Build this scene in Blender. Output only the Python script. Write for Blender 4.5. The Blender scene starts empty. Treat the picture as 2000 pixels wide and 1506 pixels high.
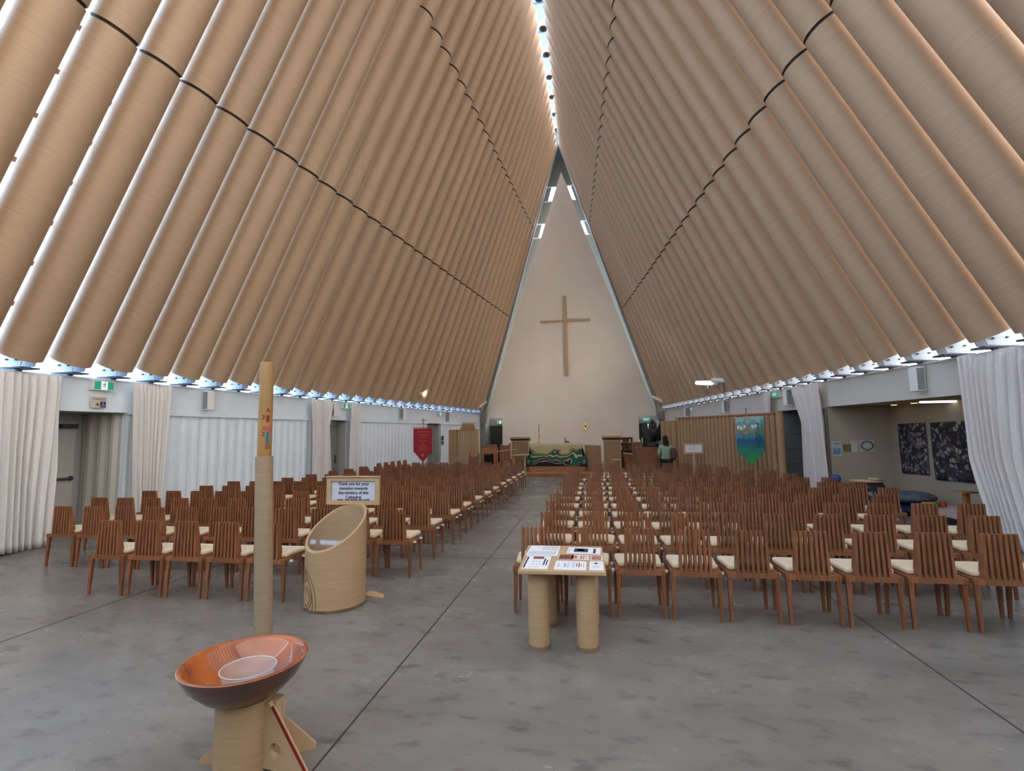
import bpy, math, random
from mathutils import Vector, Matrix
random.seed(7)
scn = bpy.context.scene
COL = scn.collection
PI = math.pi

# ------------------------------------------------------------------ camera, world, lights, exposure
cam_d = bpy.data.cameras.new('camera'); cam = bpy.data.objects.new('camera', cam_d); COL.objects.link(cam)
cam_d.sensor_width = 36.0; cam_d.lens = 36.0 * 973.0 / 2000.0; cam_d.clip_end = 300; cam_d.clip_start = 0.05
fw = Vector((-0.15886, 0.98262, 0.09601)).normalized()
rt = Vector((0.98683, 0.16103, -0.01523)).normalized()
up = rt.cross(fw).normalized()
mw = Matrix.Identity(4)
for i in range(3):
    mw[i][0] = rt[i]; mw[i][1] = up[i]; mw[i][2] = -fw[i]
mw[2][3] = 1.7
cam.matrix_world = mw
scn.camera = cam

w = bpy.data.worlds.new('sky'); scn.world = w; w.use_nodes = True
nt = w.node_tree; nt.nodes.clear()
tc = nt.nodes.new('ShaderNodeTexCoord'); sep = nt.nodes.new('ShaderNodeSeparateXYZ')
nt.links.new(tc.outputs['Generated'], sep.inputs[0])
mr = nt.nodes.new('ShaderNodeMapRange'); mr.inputs['From Min'].default_value = -0.8; mr.inputs['From Max'].default_value = 0.8
nt.links.new(sep.outputs['X'], mr.inputs['Value'])
cr = nt.nodes.new('ShaderNodeValToRGB')
cr.color_ramp.elements[0].color = (0.46, 0.70, 1.0, 1); cr.color_ramp.elements[1].color = (1.0, 0.96, 0.92, 1)
e_ = cr.color_ramp.elements.new(0.5); e_.color = (0.78, 0.89, 1.0, 1)
nt.links.new(mr.outputs[0], cr.inputs[0])
bg = nt.nodes.new('ShaderNodeBackground'); bg.inputs['Strength'].default_value = 5.0
wo = nt.nodes.new('ShaderNodeOutputWorld')
nt.links.new(cr.outputs[0], bg.inputs['Color']); nt.links.new(bg.outputs[0], wo.inputs['Surface'])

vs = scn.view_settings
scn.display_settings.display_device = 'sRGB'
vs.view_transform = 'Standard'; vs.look = 'None'; vs.gamma = 1.0; vs.use_curve_mapping = False
vs.exposure = 0.95
scn.cycles.use_denoising = True
scn.cycles.max_bounces = 9; scn.cycles.diffuse_bounces = 6; scn.cycles.glossy_bounces = 3
scn.cycles.transmission_bounces = 6; scn.cycles.transparent_max_bounces = 10
scn.cycles.sample_clamp_indirect = 6.0
scn.cycles.caustics_reflective = False; scn.cycles.caustics_refractive = False

# ------------------------------------------------------------------ helpers
def srgb(r, g, b):
    f = lambda v: (v / 12.92) if v <= 0.04045 else ((v + 0.055) / 1.055) ** 2.4
    return (f(r / 255), f(g / 255), f(b / 255), 1.0)

MATS = {}
def mat(name, col, rough=0.6, metal=0.0, spec=0.4, nscale=None, namt=0.12, stretch=(1, 1, 1), col2=None,
        bump=0.0, rnd=0.0, emit=None, estr=0.0, trans=0.0, coat=0.0, coords='Object'):
    m = bpy.data.materials.new(name); m.use_nodes = True
    t = m.node_tree; b = t.nodes['Principled BSDF']
    b.inputs['Base Color'].default_value = col; b.inputs['Roughness'].default_value = rough
    b.inputs['Metallic'].default_value = metal; b.inputs['Specular IOR Level'].default_value = spec
    b.inputs['Coat Weight'].default_value = coat
    if trans: b.inputs['Transmission Weight'].default_value = trans
    if emit: b.inputs['Emission Color'].default_value = emit; b.inputs['Emission Strength'].default_value = estr
    src = None
    if nscale:
        c = t.nodes.new('ShaderNodeTexCoord'); mp = t.nodes.new('ShaderNodeMapping'); n = t.nodes.new('ShaderNodeTexNoise')
        mp.inputs['Scale'].default_value = stretch; n.inputs['Scale'].default_value = nscale; n.inputs['Detail'].default_value = 5
        t.links.new(c.outputs[coords], mp.inputs[0]); t.links.new(mp.outputs[0], n.inputs['Vector'])
        mx = t.nodes.new('ShaderNodeMix'); mx.data_type = 'RGBA'
        c2 = col2 or tuple([v * (1 - namt * 2.2) for v in col[:3]] + [1])
        mx.inputs['A'].default_value = col; mx.inputs['B'].default_value = c2
        r = t.nodes.new('ShaderNodeMapRange'); r.inputs['From Min'].default_value = 0.35; r.inputs['From Max'].default_value = 0.65
        t.links.new(n.outputs['Fac'], r.inputs['Value']); t.links.new(r.outputs[0], mx.inputs['Factor'])
        src = mx.outputs['Result']
        if bump:
            bp = t.nodes.new('ShaderNodeBump'); bp.inputs['Strength'].default_value = bump; bp.inputs['Distance'].default_value = 0.01
            t.links.new(n.outputs['Fac'], bp.inputs['Height']); t.links.new(bp.outputs[0], b.inputs['Normal'])
    if rnd:
        oi = t.nodes.new('ShaderNodeObjectInfo'); r2 = t.nodes.new('ShaderNodeMapRange')
        r2.inputs['To Min'].default_value = 1 - rnd; r2.inputs['To Max'].default_value = 1 + rnd
        t.links.new(oi.outputs['Random'], r2.inputs['Value'])
        hs = t.nodes.new('ShaderNodeHueSaturation'); t.links.new(r2.outputs[0], hs.inputs['Value'])
        if src: t.links.new(src, hs.inputs['Color'])
        else: hs.inputs['Color'].default_value = col
        src = hs.outputs[0]
    if src: t.links.new(src, b.inputs['Base Color'])
    MATS[name] = m
    return m

def ramp_mat(name, stops, wave=0.15, scale=3.0, axis='Z', z0=0.0, z1=1.0, rough=0.75, vor=None):
    """cloth with flowing horizontal bands: constant ramp over a distorted coordinate"""
    m = bpy.data.materials.new(name); m.use_nodes = True; t = m.node_tree; b = t.nodes['Principled BSDF']
    b.inputs['Roughness'].default_value = rough
    c = t.nodes.new('ShaderNodeTexCoord'); s = t.nodes.new('ShaderNodeSeparateXYZ'); n = t.nodes.new('ShaderNodeTexNoise')
    n.inputs['Scale'].default_value = scale; n.inputs['Detail'].default_value = 1.0
    t.links.new(c.outputs['Object'], s.inputs[0]); t.links.new(c.outputs['Object'], n.inputs['Vector'])
    mr = t.nodes.new('ShaderNodeMapRange'); mr.clamp = False; mr.inputs['From Min'].default_value = z0; mr.inputs['From Max'].default_value = z1
    t.links.new(s.outputs[axis], mr.inputs['Value'])
    a = t.nodes.new('ShaderNodeMath'); a.operation = 'MULTIPLY_ADD'; a.inputs[1].default_value = wave * 4
    sb = t.nodes.new('ShaderNodeMath'); sb.operation = 'SUBTRACT'; sb.inputs[1].default_value = 0.5
    t.links.new(n.outputs['Fac'], sb.inputs[0]); t.links.new(sb.outputs[0], a.inputs[0]); t.links.new(mr.outputs[0], a.inputs[2])
    r = t.nodes.new('ShaderNodeValToRGB'); r.color_ramp.interpolation = 'CONSTANT'
    while len(r.color_ramp.elements) > 1: r.color_ramp.elements.remove(r.color_ramp.elements[0])
    r.color_ramp.elements[0].position = stops[0][0]; r.color_ramp.elements[0].color = stops[0][1]
    for p, cc in stops[1:]:
        e = r.color_ramp.elements.new(p); e.color = cc
    t.links.new(a.outputs[0], r.inputs[0])
    t.links.new(r.outputs[0], b.inputs['Base Color'])
    MATS[name] = m; return m

def glass_mosaic(name, scale):
    m = bpy.data.materials.new(name); m.use_nodes = True; t = m.node_tree; b = t.nodes['Principled BSDF']
    b.inputs['Roughness'].default_value = 0.8
    c = t.nodes.new('ShaderNodeTexCoord'); v = t.nodes.new('ShaderNodeTexVoronoi'); v.inputs['Scale'].default_value = scale
    v2 = t.nodes.new('ShaderNodeTexVoronoi'); v2.feature = 'DISTANCE_TO_EDGE'; v2.inputs['Scale'].default_value = scale
    t.links.new(c.outputs['Object'], v.inputs['Vector']); t.links.new(c.outputs['Object'], v2.inputs['Vector'])
    r = t.nodes.new('ShaderNodeValToRGB'); r.color_ramp.interpolation = 'CONSTANT'
    cols = [(0.02, 0.02, 0.025, 1), (0.25, 0.17, 0.17, 1), (0.02, 0.025, 0.05, 1), (0.32, 0.29, 0.24, 1), (0.05, 0.04, 0.04, 1), (0.16, 0.09, 0.10, 1), (0.10, 0.14, 0.2, 1)]
    r.color_ramp.elements[0].color = cols[0]; r.color_ramp.elements[1].position = 0.9; r.color_ramp.elements[1].color = cols[6]
    for i, p in enumerate((0.22, 0.36, 0.5, 0.62, 0.76)):
        e = r.color_ramp.elements.new(p); e.color = cols[i + 1]
    s = t.nodes.new('ShaderNodeSeparateColor'); t.links.new(v.outputs['Color'], s.inputs[0]); t.links.new(s.outputs[0], r.inputs[0])
    lt = t.nodes.new('ShaderNodeMath'); lt.operation = 'LESS_THAN'; lt.inputs[1].default_value = 0.07
    t.links.new(v2.outputs['Distance'], lt.inputs[0])
    mx = t.nodes.new('ShaderNodeMix'); mx.data_type = 'RGBA'; mx.inputs['B'].default_value = (0.01, 0.01, 0.012, 1)
    t.links.new(r.outputs[0], mx.inputs['A']); t.links.new(lt.outputs[0], mx.inputs['Factor']); t.links.new(mx.outputs['Result'], b.inputs['Base Color'])
    MATS[name] = m; return m

class MB:
    """collects shapes and links them as one mesh object"""
    def __init__(s): s.v = []; s.f = []; s.sm = []
    def add(s, v, f, smooth=False):
        o = len(s.v); s.v += [tuple(p) for p in v]; s.f += [tuple(i + o for i in q) for q in f]; s.sm += [smooth] * len(f); return s
    def box(s, x0, x1, y0, y1, z0, z1):
        v = [(x, y, z) for z in (z0, z1) for y in (y0, y1) for x in (x0, x1)]
        return s.add(v, [(0, 2, 3, 1), (4, 5, 7, 6), (0, 1, 5, 4), (2, 6, 7, 3), (0, 4, 6, 2), (1, 3, 7, 5)])
    def hexa(s, p):  # 8 points: bottom 4 ccw, top 4 ccw
        return s.add(p, [(3, 2, 1, 0), (4, 5, 6, 7), (0, 1, 5, 4), (1, 2, 6, 5), (2, 3, 7, 6), (3, 0, 4, 7)])
    def wall(s, a, b, z0, z1, th):  # vertical slab from xy a to b, thickness th to the left of a->b
        a = Vector(a[:2]); b = Vector(b[:2]); d = (b - a).normalized(); n = Vector((-d.y, d.x)) * th
        q = [a, b, b + n, a + n]
        return s.hexa([(p.x, p.y, z0) for p in q] + [(p.x, p.y, z1) for p in q])
    def poly(s, pts, d):  # polygon (list of 3d pts) extruded along vector d
        n = len(pts); d = Vector(d); v = [Vector(p) for p in pts] + [Vector(p) + d for p in pts]
        f = [tuple(range(n))[::-1], tuple(range(n, 2 * n))] + [(i, (i + 1) % n, n + (i + 1) % n, n + i) for i in range(n)]
        return s.add(v, f)
    def tube(s, a, b, r0, r1=None, n=16, caps=True, smooth=True):
        r1 = r0 if r1 is None else r1; a = Vector(a); b = Vector(b); d = (b - a).normalized()
        u = d.orthogonal().normalized(); w_ = d.cross(u); v = []
        for c, r in ((a, r0), (b, r1)):
            for i in range(n):
                t = 2 * PI * i / n; v.append(c + u * (r * math.cos(t)) + w_ * (r * math.sin(t)))
        s.add(v, [(i, (i + 1) % n, n + (i + 1) % n, n + i) for i in range(n)], smooth)
        if caps: s.add(v, [tuple(range(n))[::-1], tuple(range(n, 2 * n))])
        return s
    def path(s, pts, r, n=8):
        for a, b in zip(pts, pts[1:]): s.tube(a, b, r, r, n)
        return s
    def lathe(s, prof, n=48, c=(0, 0, 0), smooth=True, close=True):
        v = []
        for r, z in prof:
            for i in range(n):
                t = 2 * PI * i / n; v.append((c[0] + r * math.cos(t), c[1] + r * math.sin(t), c[2] + z))
        f = []
        for k in range(len(prof) - 1):
            for i in range(n):
                j = (i + 1) % n; f.append((k * n + i, k * n + j, (k + 1) * n + j, (k + 1) * n + i))
        s.add(v, f, smooth)
        if close:
            if prof[0][0] > 1e-4: s.add(v[:n], [tuple(range(n))[::-1]])
            if prof[-1][0] > 1e-4: s.add(v[-n:], [tuple(range(n))])
        return s
    def ell(s, c, r, n=16, m=10, rot=None):
        v = []; c = Vector(c)
        for k in range(m + 1):
            ph = PI * k / m
            for i in range(n):
                t = 2 * PI * i / n
                p = Vector((r[0] * math.sin(ph) * math.cos(t), r[1] * math.sin(ph) * math.sin(t), r[2] * math.cos(ph)))
                if rot: p = rot @ p
                v.append(c + p)
        f = [(k * n + i, (k + 1) * n + i, (k + 1) * n + (i + 1) % n, k * n + (i + 1) % n) for k in range(m) for i in range(n)]
        return s.add(v, f, True)
    def grid(s, fn, nu, nv, smooth=True):
        v = [fn(i / nu, j / nv) for j in range(nv + 1) for i in range(nu + 1)]
        f = [(j * (nu + 1) + i, j * (nu + 1) + i + 1, (j + 1) * (nu + 1) + i + 1, (j + 1) * (nu + 1) + i) for j in range(nv) for i in range(nu)]
        return s.add(v, f, smooth)
    def build(s, name, m, parent=None, bevel=0.0, solid=0.0):
        me = bpy.data.meshes.new(name); me.from_pydata([tuple(p) for p in s.v], [], s.f)
        me.polygons.foreach_set('use_smooth', s.sm); me.validate(); me.update()
        if m: me.materials.append(m)
        return place(me, name, parent, bevel, solid)

def place(me, name, parent=None, bevel=0.0, solid=0.0, loc=None, rotz=None):
    o = bpy.data.objects.new(name, me); COL.objects.link(o)
    if parent: o.parent = parent
    if loc: o.location = loc
    if rotz is not None: o.rotation_euler = (0, 0, rotz)
    if bevel:
        b = o.modifiers.new('bevel', 'BEVEL'); b.width = bevel; b.segments = 2; b.limit_method = 'ANGLE'
    if solid:
        b = o.modifiers.new('solid', 'SOLIDIFY'); b.thickness = solid
    return o

def tag(o, label=None, cat=None, group=None, kind=None):
    if label: o['label'] = label
    if cat: o['category'] = cat
    if group: o['group'] = group
    if kind: o['kind'] = kind
    return o
def thing(name, label, cat, loc=(0, 0, 0), rotz=0, group=None):
    o = bpy.data.objects.new(name, None); COL.objects.link(o); o.location = loc; o.rotation_euler = (0, 0, rotz)
    o.empty_display_size = 0.1
    return tag(o, label, cat, group)
def struct(o): o['kind'] = 'structure'; return o
def dup(root, loc, rotz, label, group=None):
    r = root.copy(); COL.objects.link(r); r.location = loc; r.rotation_euler = (0, 0, rotz); r['label'] = label
    if group: r['group'] = group
    for ch in root.children:
        c = ch.copy(); COL.objects.link(c); c.parent = r
        for g in ch.children:
            d = g.copy(); COL.objects.link(d); d.parent = c
    return r
def text(body, size, loc, right, upv, m, name='lettering', parent=None, ext=0.001, align='CENTER', font_off=0.0):
    cu = bpy.data.curves.new(name, 'FONT'); cu.body = body; cu.size = size; cu.extrude = ext; cu.align_x = align; cu.align_y = 'CENTER'
    cu.offset = font_off; cu.materials.append(m)
    to = bpy.data.objects.new(name, cu); COL.objects.link(to)
    me = bpy.data.meshes.new_from_object(to.evaluated_get(bpy.context.evaluated_depsgraph_get())); me.name = name
    bpy.data.objects.remove(to); bpy.data.curves.remove(cu)
    o = bpy.data.objects.new(name, me); COL.objects.link(o)
    r = Vector(right).normalized(); u = Vector(upv).normalized(); n = r.cross(u).normalized(); u = n.cross(r)
    M_ = Matrix.Identity(4)
    for i in range(3): M_[i][0] = r[i]; M_[i][1] = u[i]; M_[i][2] = n[i]; M_[i][3] = loc[i]
    if parent: o.parent = parent
    o.matrix_local = M_
    return o
ORD = ['', 'first', 'second', 'third', 'fourth', 'fifth', 'sixth', 'seventh', 'eighth', 'ninth', 'tenth', 'eleventh', 'twelfth', 'thirteenth',
       'fourteenth', 'fifteenth', 'sixteenth', 'seventeenth', 'eighteenth', 'nineteenth', 'twentieth']
def ordn(n):
    if n <= 20: return ORD[n]
    if n == 30: return 'thirtieth'
    if n == 40: return 'fortieth'
    return {2: 'twenty', 3: 'thirty', 4: 'forty'}[n // 10] + '-' + ORD[n % 10]

# ------------------------------------------------------------------ materials
CARD = mat('cardboard_tube', srgb(188, 159, 130), 0.55, nscale=4.0, namt=0.045, stretch=(0.6, 0.6, 16), bump=0.04, rnd=0.05, spec=0.4)
CARD2 = mat('cardboard_board', srgb(182, 153, 118), 0.6, nscale=6.0, namt=0.05, stretch=(1, 1, 10), rnd=0.02)
GAPM = mat('joint_dark', srgb(48, 36, 30), 0.8)
STEEL = mat('galvanised_plate', srgb(184, 191, 200), 0.5, metal=0.15, nscale=8, namt=0.05)
STEELR = mat('ridge_steel', srgb(150, 164, 186), 0.5, metal=0.3)
STEELD = mat('dark_steel', srgb(78, 82, 90), 0.6, metal=0.1, spec=0.25)
BOLT = mat('bolt_dark', srgb(70, 74, 82), 0.5, metal=0.6)
WHITE_LIT = mat('white_container_paint_lit', srgb(228, 239, 248), 0.45, nscale=2.5, namt=0.02)  # left wall's container white, its brighter bluish daylight put into the colour
PLASTER = mat('white_gable_plaster', srgb(240, 233, 222), 0.8, nscale=1.3, namt=0.02)
GREY = mat('grey_gable_paint', srgb(132, 130, 124), 0.7)
NICHE = mat('cream_alcove_paint', srgb(168, 154, 136), 0.75)
DOORG = mat('grey_door_paint', srgb(128, 130, 126), 0.5)
DOORL = mat('pale_door_paint', srgb(196, 194, 188), 0.5)
DARK = mat('shaded_opening', srgb(52, 54, 52), 0.8)  # shade of the gable openings as a plain dark colour
TIMB = mat('purlin_timber', srgb(128, 92, 76), 0.7, nscale=3, namt=0.1)
WOOD = mat('chair_timber', srgb(150, 97, 66), 0.42, nscale=7, namt=0.2, stretch=(6, 6, 0.7), rnd=0.10, spec=0.4)
WOODL = mat('light_ply', srgb(196, 166, 132), 0.5, nscale=5, namt=0.07, stretch=(1, 6, 1))
WOODM = mat('mid_oak', srgb(176, 118, 72), 0.5, nscale=5, namt=0.12, stretch=(1, 5, 5))
CUSH = mat('beige_cushion', srgb(222, 206, 178), 0.9, nscale=60, namt=0.04)
CLOTHW = mat('white_curtain', srgb(224, 222, 220), 0.9, nscale=40, namt=0.03)
CLOTHG = mat('pale_grey_curtain', srgb(216, 206, 202), 0.9, nscale=40, namt=0.03)
BLACK = mat('black_satin', srgb(22, 21, 22), 0.45)
BLACKM = mat('black_matt', srgb(20, 20, 22), 0.85)
WHT = mat('white_plastic', srgb(232, 232, 230), 0.4)
GRILL = mat('speaker_grille', srgb(150, 150, 152), 0.6, nscale=120, namt=0.12)
GREEN = mat('exit_green', srgb(24, 148, 116), 0.4, emit=srgb(24, 148, 116), estr=0.25)
EXITW = mat('exit_white', srgb(236, 246, 246), 0.4, emit=(0.8, 0.95, 1, 1), estr=0.35)
NAVY = mat('navy_print', srgb(28, 38, 84), 0.5)
PRINT = mat('printed_ink', srgb(52, 54, 78), 0.7)
PRINTR = mat('red_ink', srgb(168, 84, 72), 0.7)
PAPER = mat('white_paper', srgb(232, 236, 242), 0.6)
WAX = mat('beeswax', srgb(164, 127, 78), 0.4, nscale=6, namt=0.06)
BRASS = mat('brass', srgb(190, 160, 90), 0.25, metal=1.0)
BOWLO = mat('bowl_outside', srgb(104, 58, 38), 0.32, nscale=5, namt=0.25, stretch=(1, 1, 4), coat=0.5)
BOWLI = mat('bowl_inside', srgb(186, 104, 48), 0.25, nscale=2.5, namt=0.3, stretch=(1, 3, 1), col2=srgb(128, 62, 34), coat=0.8)
RED = mat('red_banner_cloth', srgb(178, 32, 52), 0.6, nscale=9, namt=0.15)
GOLD = mat('gold_thread', srgb(206, 150, 84), 0.45, metal=0.3)
PERSP = mat('clear_perspex', (0.9, 0.92, 0.94, 1), 0.03, trans=1.0, spec=0.5)
REDP = mat('dark_red_edge', srgb(128, 28, 24), 0.6)
SKIN = mat('skin', srgb(196, 148, 120), 0.6)

# concrete floor
CONC = bpy.data.materials.new('polished_concrete'); CONC.use_nodes = True
t = CONC.node_tree; b = t.nodes['Principled BSDF']; c = t.nodes.new('ShaderNodeTexCoord')
n1 = t.nodes.new('ShaderNodeTexNoise'); n1.inputs['Scale'].default_value = 0.9; n1.inputs['Detail'].default_value = 8; n1.inputs['Roughness'].default_value = 0.62
n2 = t.nodes.new('ShaderNodeTexNoise'); n2.inputs['Scale'].default_value = 4.5; n2.inputs['Detail'].default_value = 6
mp = t.nodes.new('ShaderNodeMapping'); mp.inputs['Scale'].default_value = (1, 1.9, 1); mp.inputs['Rotation'].default_value = (0, 0, 0.5)
t.links.new(c.outputs['Object'], mp.inputs[0]); t.links.new(mp.outputs[0], n1.inputs['Vector']); t.links.new(mp.outputs[0], n2.inputs['Vector'])
r1 = t.nodes.new('ShaderNodeValToRGB'); r1.color_ramp.elements[0].position = 0.25; r1.color_ramp.elements[1].position = 0.75
r1.color_ramp.elements[0].color = srgb(108, 106, 102); r1.color_ramp.elements[1].color = srgb(139, 136, 131)
t.links.new(n1.outputs['Fac'], r1.inputs[0])
r2 = t.nodes.new('ShaderNodeValToRGB'); r2.color_ramp.elements[0].position = 0.27; r2.color_ramp.elements[1].position = 0.44
r2.color_ramp.elements[0].color = (0.6, 0.6, 0.62, 1); r2.color_ramp.elements[1].color = (1, 1, 1, 1)
t.links.new(n2.outputs['Fac'], r2.inputs[0])
mx = t.nodes.new('ShaderNodeMix'); mx.data_type = 'RGBA'; mx.blend_type = 'MULTIPLY'; mx.inputs['Factor'].default_value = 1
t.links.new(r1.outputs[0], mx.inputs['A']); t.links.new(r2.outputs[0], mx.inputs['B']); t.links.new(mx.outputs['Result'], b.inputs['Base Color'])
rr = t.nodes.new('ShaderNodeMapRange'); rr.inputs['To Min'].default_value = 0.24; rr.inputs['To Max'].default_value = 0.30
t.links.new(n1.outputs['Fac'], rr.inputs['Value']); t.links.new(rr.outputs[0], b.inputs['Roughness'])
b.inputs['Specular IOR Level'].default_value = 0.6
bp = t.nodes.new('ShaderNodeBump'); bp.inputs['Strength'].default_value = 0.02; bp.inputs['Distance'].default_value = 0.01
t.links.new(n1.outputs['Fac'], bp.inputs['Height']); t.links.new(bp.outputs[0], b.inputs['Normal'])

def clear(name, tint, haze, rough=0.03):
    m = bpy.data.materials.new(name); m.use_nodes = True; t = m.node_tree; t.nodes.clear(); N = t.nodes.new
    o_ = N('ShaderNodeOutputMaterial'); a_ = N('ShaderNodeBsdfTransparent'); a_.inputs[0].default_value = tint
    d_ = N('ShaderNodeBsdfDiffuse'); d_.inputs[0].default_value = (0.85, 0.86, 0.88, 1); g_ = N('ShaderNodeBsdfGlossy'); g_.inputs['Roughness'].default_value = rough
    f_ = N('ShaderNodeFresnel'); f_.inputs[0].default_value = 1.35; m1 = N('ShaderNodeMixShader'); m1.inputs[0].default_value = haze; m2 = N('ShaderNodeMixShader')
    t.links.new(a_.outputs[0], m1.inputs[1]); t.links.new(d_.outputs[0], m1.inputs[2]); ge = N('ShaderNodeNewGeometry'); iv = N('ShaderNodeMath'); iv.operation = 'SUBTRACT'; iv.inputs[0].default_value = 1.0; mu = N('ShaderNodeMath'); mu.operation = 'MULTIPLY'
    t.links.new(ge.outputs['Backfacing'], iv.inputs[1]); t.links.new(f_.outputs[0], mu.inputs[0]); t.links.new(iv.outputs[0], mu.inputs[1]); t.links.new(mu.outputs[0], m2.inputs[0])
    t.links.new(m1.outputs[0], m2.inputs[1]); t.links.new(g_.outputs[0], m2.inputs[2]); t.links.new(m2.outputs[0], o_.inputs[0]); return m
PERSP = clear('clear_perspex_lid', (0.97, 0.97, 0.97, 1), 0.02)
# polycarbonate roofing: lets most daylight through, scatters the rest
POLY = bpy.data.materials.new('polycarbonate_sheet'); POLY.use_nodes = True
t = POLY.node_tree; t.nodes.clear(); o_ = t.nodes.new('ShaderNodeOutputMaterial'); a_ = t.nodes.new('ShaderNodeBsdfTransparent')
a_.inputs[0].default_value = (0.93, 0.96, 1, 1); b_ = t.nodes.new('ShaderNodeBsdfTranslucent'); b_.inputs[0].default_value = (0.9, 0.94, 1, 1)
m_ = t.nodes.new('ShaderNodeMixShader'); m_.inputs[0].default_value = 0.3
t.links.new(a_.outputs[0], m_.inputs[1]); t.links.new(b_.outputs[0], m_.inputs[2]); t.links.new(m_.outputs[0], o_.inputs[0])

# ------------------------------------------------------------------ building geometry numbers
AL, BL, AR, BR = -9.742, 0.127, 6.743, -0.1129       # inner faces of the two container walls
XL = lambda y: AL + BL * y
XR = lambda y: AR + BR * y
ZC = 2.77; ZT = 3.06
PITCH = 0.7079; RT = 0.302
XRG = lambda y: -1.4756 - 0.0013 * y
ZRG = lambda y: 17.0686 + 0.0716 * y
YG = 27.4                                            # altar gable
Y0 = -1.2                                            # rear end that is modelled

# floor
fl = MB(); fl.box(-15, 12, -4, 31, -0.2, 0.0); struct(fl.build('floor', CONC))
j = MB()
for x in (-5.03, -1.47, 2.31): j.box(x - 0.006, x + 0.006, -3, 19.5, 0.0, 0.0015)
for y in (6.9, 14.2): j.box(-9.2, 6.2, y - 0.005, y + 0.005, 0.0, 0.0014)
struct(j.build('trim_1', mat('saw_cut', srgb(58, 56, 54), 0.8)))

# container walls with openings; header band above z 2.2, corrugated panels below
def corrug(a, b, z0, z1, depth=0.036, pitch=0.28, side=1):
    """corrugated vertical sheet from a to b (xy)"""
    m = MB(); a = Vector(a); b = Vector(b); L = (b - a).length; d = (b - a) / L; n = Vector((-d.y, d.x)) * side
    prof = []; x = 0.0
    while x < L:
        for fx, dd in ((0, 0), (0.25, 0), (0.5, 1), (0.75, 1)):
            if x + fx * pitch < L: prof.append((x + fx * pitch, dd * depth))
        x += pitch
    prof.append((L, 0))
    v = []
    for (s_, dd) in prof:
        p = a + d * s_ + n * dd; v += [(p.x, p.y, z0), (p.x, p.y, z1)]
    m.add(v, [(2 * i, 2 * i + 2, 2 * i + 3, 2 * i + 1) for i in range(len(prof) - 1)])
    return m

def side_wall(nm, X, openings, s, gm):
    ys = [Y0] + [q for o in openings for q in o] + [YG]
    m = MB()
    m.hexa([(X(Y0), Y0, 2.2), (X(YG), YG, 2.2), (X(YG) + s * 0.12, YG, 2.2), (X(Y0) + s * 0.12, Y0, 2.2),
            (X(Y0), Y0, ZC), (X(YG), YG, ZC), (X(YG) + s * 0.12, YG, ZC), (X(Y0) + s * 0.12, Y0, ZC)])
    # top rail
    m.hexa([(X(Y0) - s * 0.03, Y0, ZC), (X(YG) - s * 0.03, YG, ZC), (X(YG) + s * 0.1, YG, ZC), (X(Y0) + s * 0.1, Y0, ZC),
            (X(Y0) - s * 0.03, Y0, ZC + 0.03), (X(YG) - s * 0.03, YG, ZC + 0.03), (X(YG) + s * 0.1, YG, ZC + 0.03), (X(Y0) + s * 0.1, Y0, ZC + 0.03)])
    wall = struct(m.build(nm, gm))
    for i in range(0, len(ys), 2):
        y0, y1 = ys[i], ys[i + 1]
        c_ = corrug((X(y0) + s * 0.03, y0), (X(y1) + s * 0.03, y1), 0.0, 2.2, side=-s, depth=0.02, pitch=0.25)
        # backing so no light passes
        c_.hexa([(X(y0) + s * 0.08, y0, 0), (X(y1) + s * 0.08, y1, 0), (X(y1) + s * 0.14, y1, 0), (X(y0) + s * 0.14, y0, 0),
                 (X(y0) + s * 0.08, y0, 2.2), (X(y1) + s * 0.08, y1, 2.2), (X(y1) + s * 0.14, y1, 2.2), (X(y0) + s * 0.14, y0, 2.2)])
        c_.build('corrugated_panel', gm, wall)
        lp = MB(); lp.hexa([(X(y0) - s * 0.015, y0, 2.17), (X(y1) - s * 0.015, y1, 2.17), (X(y1) + s * 0.06, y1, 2.17), (X(y0) + s * 0.06, y0, 2.17),
                            (X(y0) - s * 0.015, y0, 2.2), (X(y1) - s * 0.015, y1, 2.2), (X(y1) + s * 0.06, y1, 2.2), (X(y0) + s * 0.06, y0, 2.2)])
        lp.build('ledge', gm, wall)
    # container roof and outer wall
    m = MB()
    m.hexa([(X(Y0) + s * 0.1, Y0, ZC - 0.08), (X(YG) + s * 0.1, YG, ZC - 0.08), (X(YG) + s * 2.5, YG, ZC - 0.08), (X(Y0) + s * 2.5, Y0, ZC - 0.08),
            (X(Y0) + s * 0.1, Y0, ZC - 0.03), (X(YG) + s * 0.1, YG, ZC - 0.03), (X(YG) + s * 2.5, YG, ZC - 0.03), (X(Y0) + s * 2.5, Y0, ZC - 0.03)])
    m.hexa([(X(Y0) + s * 2.45, Y0, 0), (X(YG) + s * 2.45, YG, 0), (X(YG) + s * 2.55, YG, 0), (X(Y0) + s * 2.55, Y0, 0),
            (X(Y0) + s * 2.45, Y0, ZC), (X(YG) + s * 2.45, YG, ZC), (X(YG) + s * 2.55, YG, ZC), (X(Y0) + s * 2.55, Y0, ZC)])
    m.build('container_shell', gm, wall)
    return wall
LO = [(6.55, 8.15), (13.85, 15.1), (20.84, 22.2)]
RO = [(8.1, 12.62), (13.75, 14.9)]
WHITE_SHADED = mat('white_container_paint_shaded', srgb(208, 201, 191), 0.5, nscale=2.5, namt=0.02)  # same container white, greyed for the right wall's weaker light
wl = side_wall('wall_left', XL, LO, -1, WHITE_LIT)
wr = side_wall('wall_right', XR, RO, 1, WHITE_SHADED)

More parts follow.
